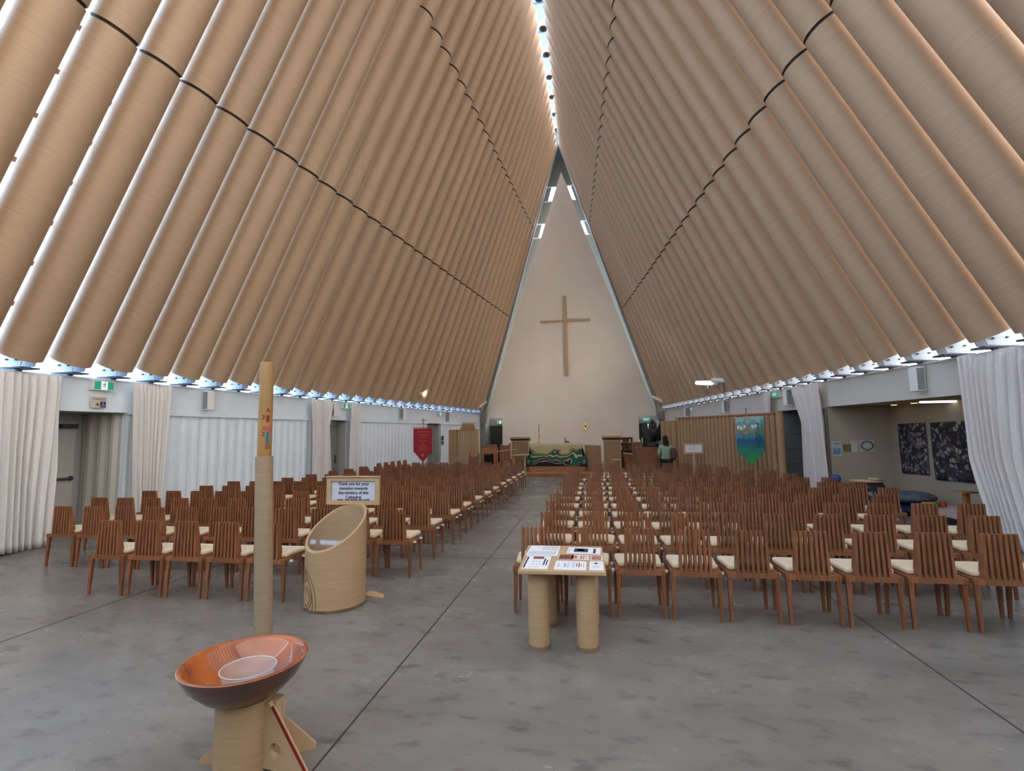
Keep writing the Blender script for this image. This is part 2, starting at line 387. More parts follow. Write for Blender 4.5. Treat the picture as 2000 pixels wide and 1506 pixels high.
# recesses behind the openings
rec = MB()
for (y0, y1), dep in zip(LO, (0.95, 0.35, 0.35)):
    x0, x1 = XL(y0), XL(y1)
    if dep < 0.9:
        rec.wall((x0 - 0.1, y0), (x0 - dep, y0), 0, 2.2, -0.04); rec.wall((x1 - 0.1, y1), (x1 - dep, y1), 0, 2.2, 0.04)
    else:
        rec.wall((x0 - 0.1, y0), (x0 - dep, y0), 0, 2.2, -0.04)
    rec.hexa([(x0 - dep, y0, 0), (x1 - dep, y1, 0), (x1 - dep - 0.05, y1, 0), (x0 - dep - 0.05, y0, 0), (x0 - dep, y0, 2.2), (x1 - dep, y1, 2.2), (x1 - dep - 0.05, y1, 2.2), (x0 - dep - 0.05, y0, 2.2)])
    rec.hexa([(x0 - 0.05, y0, 2.2), (x1 - 0.05, y1, 2.2), (x1 - dep, y1, 2.2), (x0 - dep, y0, 2.2), (x0 - 0.05, y0, 2.24), (x1 - 0.05, y1, 2.24), (x1 - dep, y1, 2.24), (x0 - dep, y0, 2.24)])
rec.build('recess_lining', mat('recess_paint', srgb(176, 175, 170), 0.6), wl)
corrug((XL(8.15) - 0.93, 8.13), (XL(8.15) - 0.1, 8.13), 0, 2.2, 0.04, 0.26, side=-1).build('recess_corrugation', mat('recess_corrugated', srgb(196, 194, 186), 0.5), wl)

def door(nm, x, y0, y1, X, dep, s, m, z1=2.06, bar=True, handle=False):
    d = MB(); xa, xb = X(y0) + s * dep, X(y1) + s * dep
    d.hexa([(xa - s * 0.045, y0, 0.01), (xb - s * 0.045, y1, 0.01), (xb, y1, 0.01), (xa, y0, 0.01), (xa - s * 0.045, y0, z1), (xb - s * 0.045, y1, z1), (xb, y1, z1), (xa, y0, z1)])
    o = struct(d.build(nm, m))
    if bar:
        q = MB(); q.tube((xa - s * 0.1, y0 + 0.08, 1.0), (xb - s * 0.1, y1 - 0.04, 1.0), 0.022); q.box(xb - s * 0.1 - 0.03, xb - s * 0.04 + 0.03, y1 - 0.09, y1 - 0.03, 0.96, 1.04)
        q.build('push_bar', STEELD, o)
        q = MB(); q.box(min(xb - s * 0.12, xb), max(xb - s * 0.12, xb), y1 - 0.3, y1 - 0.02, z1 - 0.14, z1 - 0.06); q.build('door_closer', STEELD, o)
    if handle:
        q = MB(); q.box(min(xb - s * 0.06, xb), max(xb - s * 0.06, xb), y1 - 0.14, y1 - 0.1, 0.85, 1.1); q.tube((xb - s * 0.09, y1 - 0.12, 1.0), (xb - s * 0.09, y1 - 0.24, 1.0), 0.012)
        q.build('door_handle', STEELD, o)
    return o
door('door_1', 0, 7.1, 7.97, XL, 0.93, -1, DOORL)
door('door_2', 0, 14.05, 14.98, XL, 0.33, -1, DOORG, handle=True, bar=False)
door('door_3', 0, 21.0, 21.9, XL, 0.33, -1, DOORG, handle=True, bar=False)

# right alcove (children's corner): floor level, side wall at y 12.6, back wall 1.25 m deep
a = MB()
nb = 1.3
a.wall((XR(12.5) + 0.0, 12.5), (XR(12.5) + nb + 0.05, 12.5), 0, 2.24, 0.08)
a.hexa([(XR(7.6) + nb, 7.6, 0), (XR(12.6) + nb, 12.6, 0), (XR(12.6) + nb + 0.08, 12.6, 0), (XR(7.6) + nb + 0.08, 7.6, 0),
        (XR(7.6) + nb, 7.6, 2.24), (XR(12.6) + nb, 12.6, 2.24), (XR(12.6) + nb + 0.08, 12.6, 2.24), (XR(7.6) + nb + 0.08, 7.6, 2.24)])
a.hexa([(XR(7.6) + 0.1, 7.6, 2.2), (XR(12.6) + 0.1, 12.6, 2.2), (XR(12.6) + nb, 12.6, 2.2), (XR(7.6) + nb, 7.6, 2.2),
        (XR(7.6) + 0.1, 7.6, 2.25), (XR(12.6) + 0.1, 12.6, 2.25), (XR(12.6) + nb, 12.6, 2.25), (XR(7.6) + nb, 7.6, 2.25)])
a.wall((XR(7.8) + 0.12, 7.8), (XR(7.8) + nb + 0.05, 7.8), 0, 2.24, -0.08)
a.build('alcove_lining', NICHE, wr)
# recess behind the right doorway
a = MB()
y0, y1 = RO[1]
a.hexa([(XR(y0) + 0.9, y0 - .3, 0), (XR(y1) + 0.9, y1 + .3, 0), (XR(y1) + 0.95, y1 + .3, 0), (XR(y0) + 0.95, y0 - .3, 0), (XR(y0) + 0.9, y0 - .3, 2.2), (XR(y1) + 0.9, y1 + .3, 2.2), (XR(y1) + 0.95, y1 + .3, 2.2), (XR(y0) + 0.95, y0 - .3, 2.2)])
a.wall((XR(y1) + 0.1, y1), (XR(y1) + 0.9, y1), 0, 2.2, 0.04); a.wall((XR(y0) + 0.1, y0), (XR(y0) + 0.9, y0), 0, 2.2, -0.04)
a.hexa([(XR(y0) + 0.1, y0, 2.2), (XR(y1) + 0.1, y1, 2.2), (XR(y1) + 0.9, y1, 2.2), (XR(y0) + 0.9, y0, 2.2), (XR(y0) + 0.1, y0, 2.25), (XR(y1) + 0.1, y1, 2.25), (XR(y1) + 0.9, y1, 2.25), (XR(y0) + 0.9, y0, 2.25)])
a.build('doorway_lining', GREY, wr)
d4 = MB(); d4.box(XR(14.9) + 0.13, XR(14.9) + 0.86, 14.82, 14.87, 0.01, 2.12)
d4 = struct(d4.build('door_4', DOORG))
q = MB()
for zz in (0.35, 0.75, 1.15, 1.55): q.box(XR(14.9) + 0.2, XR(14.9) + 0.8, 14.8, 14.82, zz, zz + 0.03)
q.build('door_rail', mat('door_rail_grey', srgb(108, 110, 106), 0.5), d4)

# ------------------------------------------------------------------ altar gable
g = MB()
g.poly([(-5.87, YG, 2.55), (-5.01, YG, 2.55), (2.39, YG, 2.55), (3.34, YG, 2.55), (1.33, YG, 8.7), (-0.01, YG, 12.46), (-1.05, YG, 15.68), (-1.40, YG, 16.6), (-2.53, YG, 13.09), (-4.19, YG, 8.17)], (0, 0.14, 0))
g.box(-5.01, 2.39, YG, YG + 1.2, 0, 2.55)
struct(g.build('wall_front', PLASTER))
g = MB(); yb = YG + 1.25
outL = lambda z: XL(yb) - 0.35 + (XRG(yb) - XL(yb) + 0.35) * (z - 2.2) / (ZRG(yb) + 0.6 - 2.2)
outR = lambda z: XR(yb) + 0.35 + (XRG(yb) - XR(yb) - 0.35) * (z - 2.2) / (ZRG(yb) + 0.6 - 2.2)
inL = lambda z: -5.9 + 0.95 + (4.62) * (z - 2.55) / 14.85
inR = lambda z: 3.42 - 0.95 - (4.7) * (z - 2.55) / 14.85
segs = [(2.2, 13.25), (14.15, 15.45), (16.4, 18.9)]
for z0, z1 in segs:
    g.poly([(outL(z0), yb, z0), (min(inL(z0), -1.3), yb, z0), (min(inL(z1), -1.3), yb, z1), (outL(z1), yb, z1)], (0, 0.1, 0))
    g.poly([(outR(z0), yb, z0), (max(inR(z0), -1.3), yb, z0), (max(inR(z1), -1.3), yb, z1), (outR(z1), yb, z1)], (0, 0.1, 0))
for z0, z1 in ((13.25, 14.15), (15.45, 16.4)):
    for of, sg in ((outL, 1), (outR, -1)):
        g.poly([(of(z0), yb, z0), (of(z0) + sg * 0.42, yb, z0), (of(z1) + sg * 0.42, yb, z1), (of(z1), yb, z1)], (0, 0.1, 0))
# closing faces between the last tubes and the gable, and door recess surround
g.box(-7.2, -6.0, YG + 0.06, yb, 0, 2.6); g.box(3.45, 4.6, YG + 0.06, yb, 0, 2.6)
g.box(-6.0, -5.01, yb - 0.06, yb, 2.17, 2.6); g.box(2.39, 3.45, yb - 0.06, yb, 2.17, 2.6)
g.box(-9.2, 6.6, yb + 0.1, yb + 0.2, 0, 2.9)
gb = struct(g.build('wall_gable_back', GREY))
g = MB()
for sgn, X, dx in ((-1, XL, 0.0), (1, XR, 0.0)):   # sloped reveals, the grey band beside the white screen wall
    xo, zo = X(YG) + sgn * 0.35, 2.6; xt, zt = XRG(YG) + sgn * 0.05, ZRG(YG) + 0.3
    g.add([(xo, YG + 0.1, zo), (xo, yb, zo), (xt, yb, zt), (xt, YG + 0.1, zt)], [(0, 1, 2, 3)])
g.build('roof_reveal', GREY, gb)
for s, X in ((-1, XL), (1, XR)):
    q = MB(); y = YG - 0.10 if s < 0 else YG - 0.38; th = 0.18 if s < 0 else 0.46
    q.poly([(X(y) + s * 2.4, y, 2.3), (X(y) + s * 0.9, y, ZT + 0.5), (XRG(y), y, ZRG(y) + 1.6), (XRG(y), y, ZRG(y) - 0.8), (X(y) - s * 0.38, y, ZT - 0.05), (X(y) - s * 0.38, y, 2.3)], (0, th, 0))
    q.build('roof_closing_panel', GREY, gb)
for k, (xa, xb, z0, z1) in enumerate([(-2.5, -1.75, 15.45, 16.4), (-3.25, -2.4, 13.25, 14.15), (-1.2, -0.7, 15.45, 16.4), (-0.6, 0.15, 13.25, 14.15)]):
    f = MB(); f.box(xa, xb, yb - 0.03, yb + 0.02, z1 - 0.06, z1); f.box(xa, xb, yb - 0.03, yb + 0.02, z0, z0 + 0.05)
    wd = struct(f.build('window_%d' % (k + 1), WHT))
    f = MB()
    for i in range(5):
        zz = z0 + 0.1 + i * 0.17; f.add([(xa, yb - 0.02, zz), (xb, yb - 0.02, zz), (xb, yb + 0.05, zz + 0.12), (xa, yb + 0.05, zz + 0.12)], [(0, 1, 2, 3)])
    f.build('louvre_glass', POLY, wd)
for k, (xa, xb) in enumerate(((-5.93, -5.03), (2.41, 3.4))):
    dk = MB(); dk.box(xa, xb, yb - 0.02, yb + 0.02, 0, 2.15); struct(dk.build('door_%d' % (k + 5), DARK))  # dark slab in place of an unlit opening; its shade is the colour
# rear of the nave behind the camera
r_ = MB()
r_.poly([(XL(Y0) + 0.0, Y0 - 0.1, 0), (XR(Y0), Y0 - 0.1, 0), (XR(Y0), Y0 - 0.1, 2.8), (XL(Y0), Y0 - 0.1, 2.8)], (0, -0.12, 0))
r_.box(XL(Y0) - 2.6, XL(Y0), Y0 - 0.2, Y0 - 0.1, 0, 2.8); r_.box(XR(Y0), XR(Y0) + 2.6, Y0 - 0.2, Y0 - 0.1, 0, 2.8)
wrr = struct(r_.build('wall_rear', NICHE))
q = MB(); q.poly([(XL(Y0), Y0 - 0.15, 2.8), (XR(Y0), Y0 - 0.15, 2.8), (XRG(Y0), Y0 - 0.15, ZRG(Y0) + 0.9)], (0, -0.02, 0))
TG = bpy.data.materials.new('tinted_gable_glass'); TG.use_nodes = True; t = TG.node_tree; t.nodes.clear()
o_ = t.nodes.new('ShaderNodeOutputMaterial'); a_ = t.nodes.new('ShaderNodeBsdfTransparent'); a_.inputs[0].default_value = (0.56, 0.54, 0.52, 1)
t.links.new(a_.outputs[0], o_.inputs[0]); q.build('stained_glass', TG, wrr)

# roof sheeting outside the tubes
r_ = MB()
for s, X in ((-1, XL), (1, XR)):
    off = 0.52; v = []
    for y in (Y0 - 0.2, yb + 0.4):
        v += [(X(y) + s * 2.6, y, ZC - 0.1), (X(y) + s * (0.62), y, ZT + 0.5), (XRG(y), y, ZRG(y) + 1.25)]
    r_.add(v, [(0, 3, 4, 1), (1, 4, 5, 2)])
struct(r_.build('ceiling', POLY))

# ------------------------------------------------------------------ roof tubes
def cyl_mesh(name, r, L, m, n=32):
    """open cylinder along local z from 0 to L, with wall thickness rings"""
    q = MB(); v = []
    for z, rr_ in ((0, r - 0.016), (0, r), (L, r), (L, r - 0.016)):
        for i in range(n):
            a_ = 2 * PI * i / n; v.append((rr_ * math.cos(a_), rr_ * math.sin(a_), z))
    f1 = [(n + i, n + (i + 1) % n, 2 * n + (i + 1) % n, 2 * n + i) for i in range(n)]
    f2 = [(i, (i + 1) % n, n + (i + 1) % n, n + i) for i in range(n)] + [(2 * n + i, 2 * n + (i + 1) % n, 3 * n + (i + 1) % n, 3 * n + i) for i in range(n)]
    q.add(v, f1, True); q.add(v, f2, False)
    me = bpy.data.meshes.new(name); me.from_pydata(q.v, [], q.f); me.polygons.foreach_set('use_smooth', q.sm); me.update(); me.materials.append(m)
    return me
T1, T2, TRIM, GAP = 6.03, 11.18, 1.05, 0.05
ME_UP = cyl_mesh('upper_section', RT, T1 - TRIM - GAP / 2, CARD)
ME_MID = cyl_mesh('middle_section', RT, T2 - T1 - GAP, CARD)
ME_RING = cyl_mesh('joint_ring', RT - 0.02, GAP + 0.02, GAPM)
def roof_tube(side, k, idx, total):
    y = 8.208 + PITCH * k + (-1.063 if side < 0 else 0.0)
    X = XL if side < 0 else XR
    E = Vector((X(y), y, ZT)); T = Vector((XRG(y), y + (-0.1764 if side < 0 else 0.1222), ZRG(y)))
    d = (T - E); L = d.length; d.normalize()
    nm = 'on the west slope' if side < 0 else 'on the east slope'
    lab = 'long tan cardboard roof tube, %s from the altar gable, %s' % (ordn(idx), 'left slope' if side < 0 else 'right slope')
    root = thing('roof_tube', lab, 'roof tube', E, 0, 'cardboard tubes of the roof')
    root.rotation_mode = 'QUATERNION'; root.rotation_quaternion = d.to_track_quat('Z', 'Y')
    lo = cyl_mesh('lower_section', RT, L - T2 - GAP / 2, CARD); place(lo, 'lower_section', root)
    place(ME_RING, 'joint_ring', root, loc=(0, 0, L - T2 - GAP / 2 - 0.01))
    place(ME_MID, 'middle_section', root, loc=(0, 0, L - T2 + GAP / 2))
    place(ME_RING, 'joint_ring', root, loc=(0, 0, L - T1 - GAP / 2 - 0.01))
    place(ME_UP, 'upper_section', root, loc=(0, 0, L - T1 + GAP / 2))
    return E, T, y
TUBES = {}
for side, k0, k1 in ((-1, -11, 28), (1, -13, 26)):
    total = k1 - k0 + 1
    for k in range(k0, k1 + 1):
        TUBES[(side, k)] = roof_tube(side, k, k1 - k + 1, total)

# eave brackets, one under each tube
BR_ME = {}
for s in (-1, 1):
    q = MB()   # s=-1: wall on the left, interior toward +x
    i_ = -s    # direction to the interior
    pts = [(-0.26 * i_, 0.0), (0.15 * i_, 0.0), (0.18 * i_, 0.08), (0.17 * i_, 0.18), (0.10 * i_, 0.28), (-0.10 * i_, 0.42), (-0.3 * i_, 0.30)]
    q.poly([(x, -0.10, z) for x, z in pts], (0, 0.012, 0)); q.poly([(x, 0.10, z) for x, z in pts], (0, 0.012, 0))
    BR_ME[s] = q
bolts = MB()
bolts.tube((0, -0.125, 0), (0, -0.098, 0), 0.014, n=8)
base = MB(); base.box(-0.22, 0.22, -0.14, 0.14, -0.045, -0.02); base.box(-0.03, 0.03, -0.03, 0.03, -0.26 + 0.19, -0.05)
def mesh_of(q, name, m):
    me = bpy.data.meshes.new(name); me.from_pydata(q.v, [], q.f); me.polygons.foreach_set('use_smooth', q.sm); me.update(); me.materials.append(m); return me
MEP = {s: mesh_of(BR_ME[s], 'bracket_plate', STEEL) for s in (-1, 1)}
MEB = mesh_of(bolts, 'bolt', BOLT); MEF = mesh_of(base, 'foot_plate', STEELD)
for (side, k), (E, T, y) in TUBES.items():
    if y < 4.0 and True:
        pass
    X = XL if side < 0 else XR
    idx = (28 if side < 0 else 26) - k + 1
    r = thing('tube_bracket', 'pale steel plate bracket at the eave, %s from the altar gable, %s wall' % (ordn(idx), 'left' if side < 0 else 'right'),
              'bracket', (E.x + (0.02 if side < 0 else -0.02), y, 2.87), 0, 'steel brackets under the roof tubes')
    place(MEP[side], 'bracket_plate', r); place(MEF, 'foot_plate', r)
    for (bx, bz) in ((-0.1, 0.1), (0.08, 0.09), (0.02, 0.2), (-0.05, 0.27)): place(MEB, 'bolt', r, loc=(bx * (1 if side < 0 else -1), 0, bz))

# purlins: timber rails behind the tubes
for side, X in ((-1, XL), (1, XR)):
    pa = []
    for y in (Y0, YG - 0.1):
        E = Vector((X(y), y, ZT)); T = Vector((XRG(y), y, ZRG(y))); d = (T - E); L = d.length; d.normalize()
        n = Vector((-d.z, 0, d.x)) if side < 0 else Vector((d.z, 0, -d.x))
        if n.z < 0: n = -n
        pa.append((E, d, n, L))
    cnt = 0
    for i in range(1, 19):
        s_ = i * 0.705; v = []
        if s_ > pa[0][3] - 0.6: break
        for (E, d, n, L) in pa:
            c0 = E + d * s_ + n * (RT + 0.06)
            for aa, bb in ((-0.04, 0), (0.04, 0), (0.04, 0.09), (-0.04, 0.09)): v.append(c0 + d * aa + n * bb)
        q = MB(); q.hexa(v); cnt += 1
        tag(q.build('purlin', TIMB), 'brown timber rail crossing behind the roof tubes, %s above the eave, %s slope' % (ordn(i), 'left' if side < 0 else 'right'),
            'roof rail', 'timber rails behind the roof tubes')

# ridge: steel connectors with a round lamp under every second one
RSP = 1.5263
rc = MB()
for yy, wd_ in ((0, 0.22), (0.45, 0.11), (1.02, 0.11), (1.4, 0.22)): pass
prof = [(0.0, 0.34), (0.16, 0.34), (0.36, 0.17), (1.06, 0.17), (1.26, 0.34), (1.42, 0.34)]
v = []
for yy, hw in prof:
    v += [(-hw, yy, -0.20), (hw, yy, -0.20), (hw, yy, 0.04), (-hw, yy, 0.04)]
f = [(4 * i + a_, 4 * i + (a_ + 1) % 4, 4 * i + 4 + (a_ + 1) % 4, 4 * i + 4 + a_) for i in range(len(prof) - 1) for a_ in range(4)] + [(0, 1, 2, 3), (20, 21, 22, 23)]
rc.add(v, f); ME_RC = mesh_of(rc, 'ridge_connector', STEELR)
lampb = MB(); lampb.lathe([(0.13, 0.0), (0.185, 0.03), (0.185, 0.26), (0.12, 0.34), (0.05, 0.36)], 28)
ME_LB = mesh_of(lampb, 'lamp_housing', mat('white_lamp_housing', srgb(220, 222, 224), 0.35))
lampf = MB(); lampf.lathe([(0.16, -0.005), (0.16, 0.012)], 28)
for rr_ in (0.05, 0.1): lampf.lathe([(rr_, -0.012), (rr_ + 0.012, -0.012), (rr_ + 0.012, 0.0), (rr_, 0.0)], 24)
ME_LF = mesh_of(lampf, 'lamp_lens', mat('dark_lens', srgb(70, 66, 60), 0.25, metal=0.3))
lamps = MB(); lamps.tube((0, 0, 0.35), (0, 0, 0.40), 0.03, n=10); ME_LS = mesh_of(lamps, 'lamp_stem', STEEL)
j = 0
for i in range(-5, 7):
    y = 18.4061 + RSP * i; 
    if y > YG - 0.5: break
    c_ = place(ME_RC, 'ridge_connector', loc=(XRG(y), y - 0.76, ZRG(y) - 0.05))
    c_.rotation_euler = (math.atan(0.0712), 0, 0)
    tag(c_, 'pale steel connector joining the tubes at the ridge, %s from the altar gable' % ordn(7 - i - 0), 'ridge connector', 'steel connectors along the ridge')
    if i <= 5:
        l_ = thing('ridge_lamp', 'round ceiling lamp hanging at the ridge, %s from the altar gable' % ordn(6 - i), 'ceiling lamp', (XRG(y), y - 0.02, ZRG(y) - 0.66), 0, 'round lamps along the ridge')
        place(ME_LB, 'lamp_housing', l_); place(ME_LF, 'lamp_lens', l_); place(ME_LS, 'lamp_stem', l_)

q = MB(); yy = (Y0 - 0.2, YG + 0.1)
q.hexa([(XRG(yy[0]) - 0.75, yy[0], ZRG(yy[0]) + 0.25), (XRG(yy[0]) + 0.75, yy[0], ZRG(yy[0]) + 0.25), (XRG(yy[1]) + 0.75, yy[1], ZRG(yy[1]) + 0.25), (XRG(yy[1]) - 0.75, yy[1], ZRG(yy[1]) + 0.25),
        (XRG(yy[0]) - 0.02, yy[0], ZRG(yy[0]) + 0.9), (XRG(yy[0]) + 0.02, yy[0], ZRG(yy[0]) + 0.9), (XRG(yy[1]) + 0.02, yy[1], ZRG(yy[1]) + 0.9), (XRG(yy[1]) - 0.02, yy[1], ZRG(yy[1]) + 0.9)])
struct(q.build('trim_2', mat('ridge_cap', srgb(190, 200, 212), 0.6)))
# ------------------------------------------------------------------ cross
cr_ = thing('wall_cross', 'tall cross of slender cardboard tubes on the white altar gable wall', 'cross', (-1.375, YG - 0.13, 4.8))
q = MB(); q.tube((0, 0, 0), (0, 0, 4.47), 0.105, n=24); q.build('upright', WOODL, cr_)
q = MB(); q.tube((-1.375, -0.02, 3.06), (1.375, -0.02, 3.06), 0.06, n=20); q.build('crossbar', WOODL, cr_)

# ------------------------------------------------------------------ chairs
def chair_parts():
    P = {}
    for nm, x, y, tx, ty in (('leg_rl', -0.205, 0.0, -0.2, 0.015), ('leg_rr', 0.205, 0.0, 0.2, 0.015), ('leg_fl', -0.215, 0.385, -0.205, 0.375), ('leg_fr', 0.215, 0.385, 0.205, 0.375)):
        q = MB(); a, bb = 0.0115, 0.0185
        q.hexa([(x - a, y - a, 0), (x + a, y - a, 0), (x + a, y + a, 0), (x - a, y + a, 0),
                (tx - bb, ty - bb, 0.40), (tx + bb, ty - bb, 0.40), (tx + bb, ty + bb, 0.40), (tx - bb, ty + bb, 0.40)])
        P[nm] = mesh_of(q, 'leg', WOOD)
    q = MB()
    q.box(-0.222, 0.222, -0.012, 0.035, 0.385, 0.432)
    q.box(-0.225, 0.225, 0.36, 0.40, 0.39, 0.432)
    q.box(-0.225, -0.19, 0.03, 0.37, 0.39, 0.432); q.box(0.19, 0.225, 0.03, 0.37, 0.39, 0.432)
    q.box(-0.2, 0.2, 0.03, 0.37, 0.415, 0.436)
    P['frame'] = mesh_of(q, 'seat_frame', WOOD)
    q = MB()
    for i in range(7):
        xb, xt = (i - 3) * 0.0435, (i - 3) * 0.0405
        th = 0.0115
        sec = [(-0.012, 0.40), (0.078, 0.436), (0.068, 0.50), (0.026, 0.802), (-0.004, 0.802)]
        pts = []
        for sx in (-th, th):
            for yy, zz in sec:
                xx = xb + (xt - xb) * (zz - 0.4) / 0.4 + sx; pts.append((xx, yy, zz))
        n = len(sec)
        q.add(pts, [tuple(range(n)), tuple(range(n, 2 * n))[::-1]] + [(k, n + k, n + (k + 1) % n, (k + 1) % n) for k in range(n)])
    q.box(-0.14, 0.14, 0.01, 0.06, 0.432, 0.452)
    P['back'] = mesh_of(q, 'backrest', WOOD)
    q = MB()
    loops = []
    for z, ins in ((0.438, 0.008), (0.446, 0.0), (0.472, 0.0), (0.482, 0.006), (0.486, 0.02)):
        lp = []
        for (x, y, r) in ((-0.2, 0.06, 0.03), (0.2, 0.06, 0.03), (0.218, 0.405, 0.04), (-0.218, 0.405, 0.04)):
            sx = 1 if x > 0 else -1; sy = 1 if y > 0.2 else -1
            cx_, cy_ = x - sx * r, y - sy * r
            a0 = {(-1, -1): PI, (1, -1): 1.5 * PI, (1, 1): 0, (-1, 1): 0.5 * PI}[(sx, sy)]
            for t_ in range(4):
                an = a0 + t_ * PI / 6; lp.append((cx_ + (r - ins) * math.cos(an), cy_ + (r - ins) * math.sin(an), z))
        loops.append(lp)
    n = 16; v = [p for lp in loops for p in lp]
    q.add(v, [(k * n + i, k * n + (i + 1) % n, (k + 1) * n + (i + 1) % n, (k + 1) * n + i) for k in range(4) for i in range(n)] + [tuple(range(4 * n, 5 * n)), tuple(range(n))[::-1]], True)
    P['cushion'] = mesh_of(q, 'cushion', CUSH)
    q = MB(); q.box(0.215, 0.255, 0.07, 0.10, 0.392, 0.412); q.box(0.215, 0.255, 0.30, 0.33, 0.392, 0.412)
    P['clip'] = mesh_of(q, 'link_clip', WHT)
    return P
CP = chair_parts()
def make_chair(label, loc, rotz, group):
    r = thing('slatted_chair', label, 'chair', loc, rotz, group)
    for nm, n in (('leg_rl', 'leg'), ('leg_rr', 'leg'), ('leg_fl', 'leg'), ('leg_fr', 'leg'), ('frame', 'seat_frame'), ('back', 'backrest'), ('cushion', 'cushion'), ('clip', 'link_clip')):
        place(CP[nm], n, r)
    return r
proto = None
def chair(loc, rotz, label, group):
    global proto
    if proto is None: proto = make_chair(label, loc, rotz, group); return proto
    return dup(proto, loc, rotz, label, group)
rnd = random.Random(3)
LROWS = [(4.87, -5.36, -3.42, 5), (5.87, -7.2, -2.43, 11), (6.77, -7.66, -2.43, 12), (7.68, -7.68, -2.4, 12), (8.55, -7.3, -2.43, 11), (9.42, -7.4, -2.42, 11), (10.22, -6.72, -2.42, 10),
         (11.15, -6.7, -2.42, 10), (12.17, -6.7, -2.42, 10), (12.98, -6.7, -2.42, 10), (13.87, -6.7, -2.42, 10), (14.8, -6.23, -2.42, 9), (15.7, -5.76, -2.42, 8)]
for ri, (y, xa, xb, n) in enumerate(LROWS):
    for i in range(n):                       # counted from the aisle
        x = xb + (xa - xb) * i / (n - 1)
        chair((x + rnd.uniform(-.006, .006), y + rnd.uniform(-.015, .015), 0), rnd.uniform(-.02, .02) + 0.0,
              'slatted wooden chair with cream cushion, left block, %s row, %s seat from the aisle' % (ordn(ri + 1), ordn(i + 1)), 'slatted chairs in the left block')
RROWS = [(4.86, -0.585, 3.8, 10), (5.80, -0.50, 3.85, 10), (6.70, -0.52, 4.33, 11), (7.58, -0.53, 3.85, 10), (8.43, -0.5, 4.35, 11), (9.33, -0.52, 4.36, 11), (10.2, -0.5, 4.3, 11),
         (11.1, -0.5, 3.95, 10), (12.0, -0.5, 3.85, 10), (13.05, -0.45, 3.1, 8), (13.95, 0.05, 2.9, 7), (14.8, 0.1, 2.5, 6)]
for ri, (y, xa, xb, n) in enumerate(RROWS):
    for i in range(n):
        x = xa + (xb - xa) * i / (n - 1)
        chair((x + rnd.uniform(-.006, .006), y + rnd.uniform(-.012, .012), 0), rnd.uniform(-.02, .02),
              'slatted wooden chair with cream cushion, right block, %s row, %s seat from the aisle' % (ordn(ri + 1), ordn(i + 1)), 'slatted chairs in the right block')
for i in range(5):
    y = 15.55 + i * 0.47
    chair((-6.98 + 0.04 * i, y, 0.0), -PI / 2, 'slatted wooden chair standing sideways against the white corrugated wall, %s toward the red banner' % ordn(i + 1), 'chairs along the left wall')

# ------------------------------------------------------------------ curtains
def curtain(label, pts_top, pts_bot, z0, z1, folds, amp, m, mid=None, seed=0, parts=None):
    """pleated cloth between two top points and two bottom points (xy)"""
    a0, a1 = Vector(pts_top[0]), Vector(pts_top[1]); b0, b1 = Vector(pts_bot[0]), Vector(pts_bot[1])
    m0, m1 = (Vector(mid[0]), Vector(mid[1])) if mid else (None, None); zm = mid[2] if mid else None
    rg = random.Random(seed); ph = [rg.uniform(0, 6.28) for _ in range(4)]
    def fn(u, v):
        z = z0 + (z1 - z0) * v
        def edge(A, B, M_):
            if M_ is None: return B.lerp(A, v)
            vm = (zm - z0) / (z1 - z0)
            if v > vm: return M_.lerp(A, ((v - vm) / (1 - vm)) ** 1.0)
            return B.lerp(M_, v / vm)
        p = edge(a0, b0, m0); q_ = edge(a1, b1, m1); d = (q_ - p); L = max(d.length, 1e-3); dn = d / L; n = Vector((-dn.y, dn.x))
        uu = u + 0.012 * math.sin(u * 23 + ph[0]) + 0.01 * math.sin(v * 3 + u * 9 + ph[1])
        k = amp * (0.55 + 0.6 * (1 - v)) * (1.0 + 0.35 * math.sin(u * 11 + ph[2]))
        if v > 0.93: k *= 0.45
        o = k * math.sin(uu * folds * 2 * PI + 0.5 * math.sin(v * 4 + ph[3])) + 0.3 * k * math.sin(uu * folds * 4.3 * PI + ph[1])
        r = p + d * u + n * o
        return (r.x, r.y, z)
    q = MB(); q.grid(fn, int(folds * 14), 26)
    return tag(q.build('curtain', m, solid=0.006), label, 'curtain', 'white curtains beside the openings')
iw = 0.16
P = lambda X, y, s: (X(y) - s * iw, y)
curtain('wide white curtain at the left edge beside the toilet passage', (P(XL, 4.6, -1), P(XL, 6.93, -1)), ((XL(4.6) + .25, 4.6), (XL(6.85) + .2, 6.9)), 0.03, 2.76, 22, 0.04, CLOTHW, seed=1)
curtain('white curtain gathered beside the toilet sign and the corrugated wall', (P(XL, 8.1, -1), P(XL, 8.86, -1)), ((XL(8.2) + .2, 8.22), (XL(8.8) + .2, 8.72)), 0.03, 2.76, 9, 0.035, CLOTHW, seed=2)
curtain('white curtain on the near side of the grey middle doorway', (P(XL, 13.1, -1), P(XL, 14.1, -1)), ((XL(13.2) + .2, 13.2), (XL(13.8) + .2, 14.0)), 0.03, 2.76, 11, 0.035, CLOTHW, mid=((XL(13.2) + .16, 13.2), (XL(13.8) + .16, 13.92), 2.0), seed=3)
curtain('narrow white curtain on the far side of the grey middle doorway', (P(XL, 15.0, -1), P(XL, 15.5, -1)), ((XL(15) + .16, 14.98), (XL(15.5) + .18, 15.45)), 0.03, 2.76, 5, 0.035, CLOTHW, seed=4)
curtain('wide pale curtain hanging at the right edge beside the alcove', ((XR(8.68) - iw, 8.68), (XR(5.6) - iw, 5.6)), ((XR(8.2) - .22, 8.25), (XR(5.6) - .3, 5.5)), 0.03, 2.78, 26, 0.045, CLOTHG, mid=((XR(8.6) - .18, 8.6), (XR(5.6) - .2, 5.55), 1.25), seed=5)
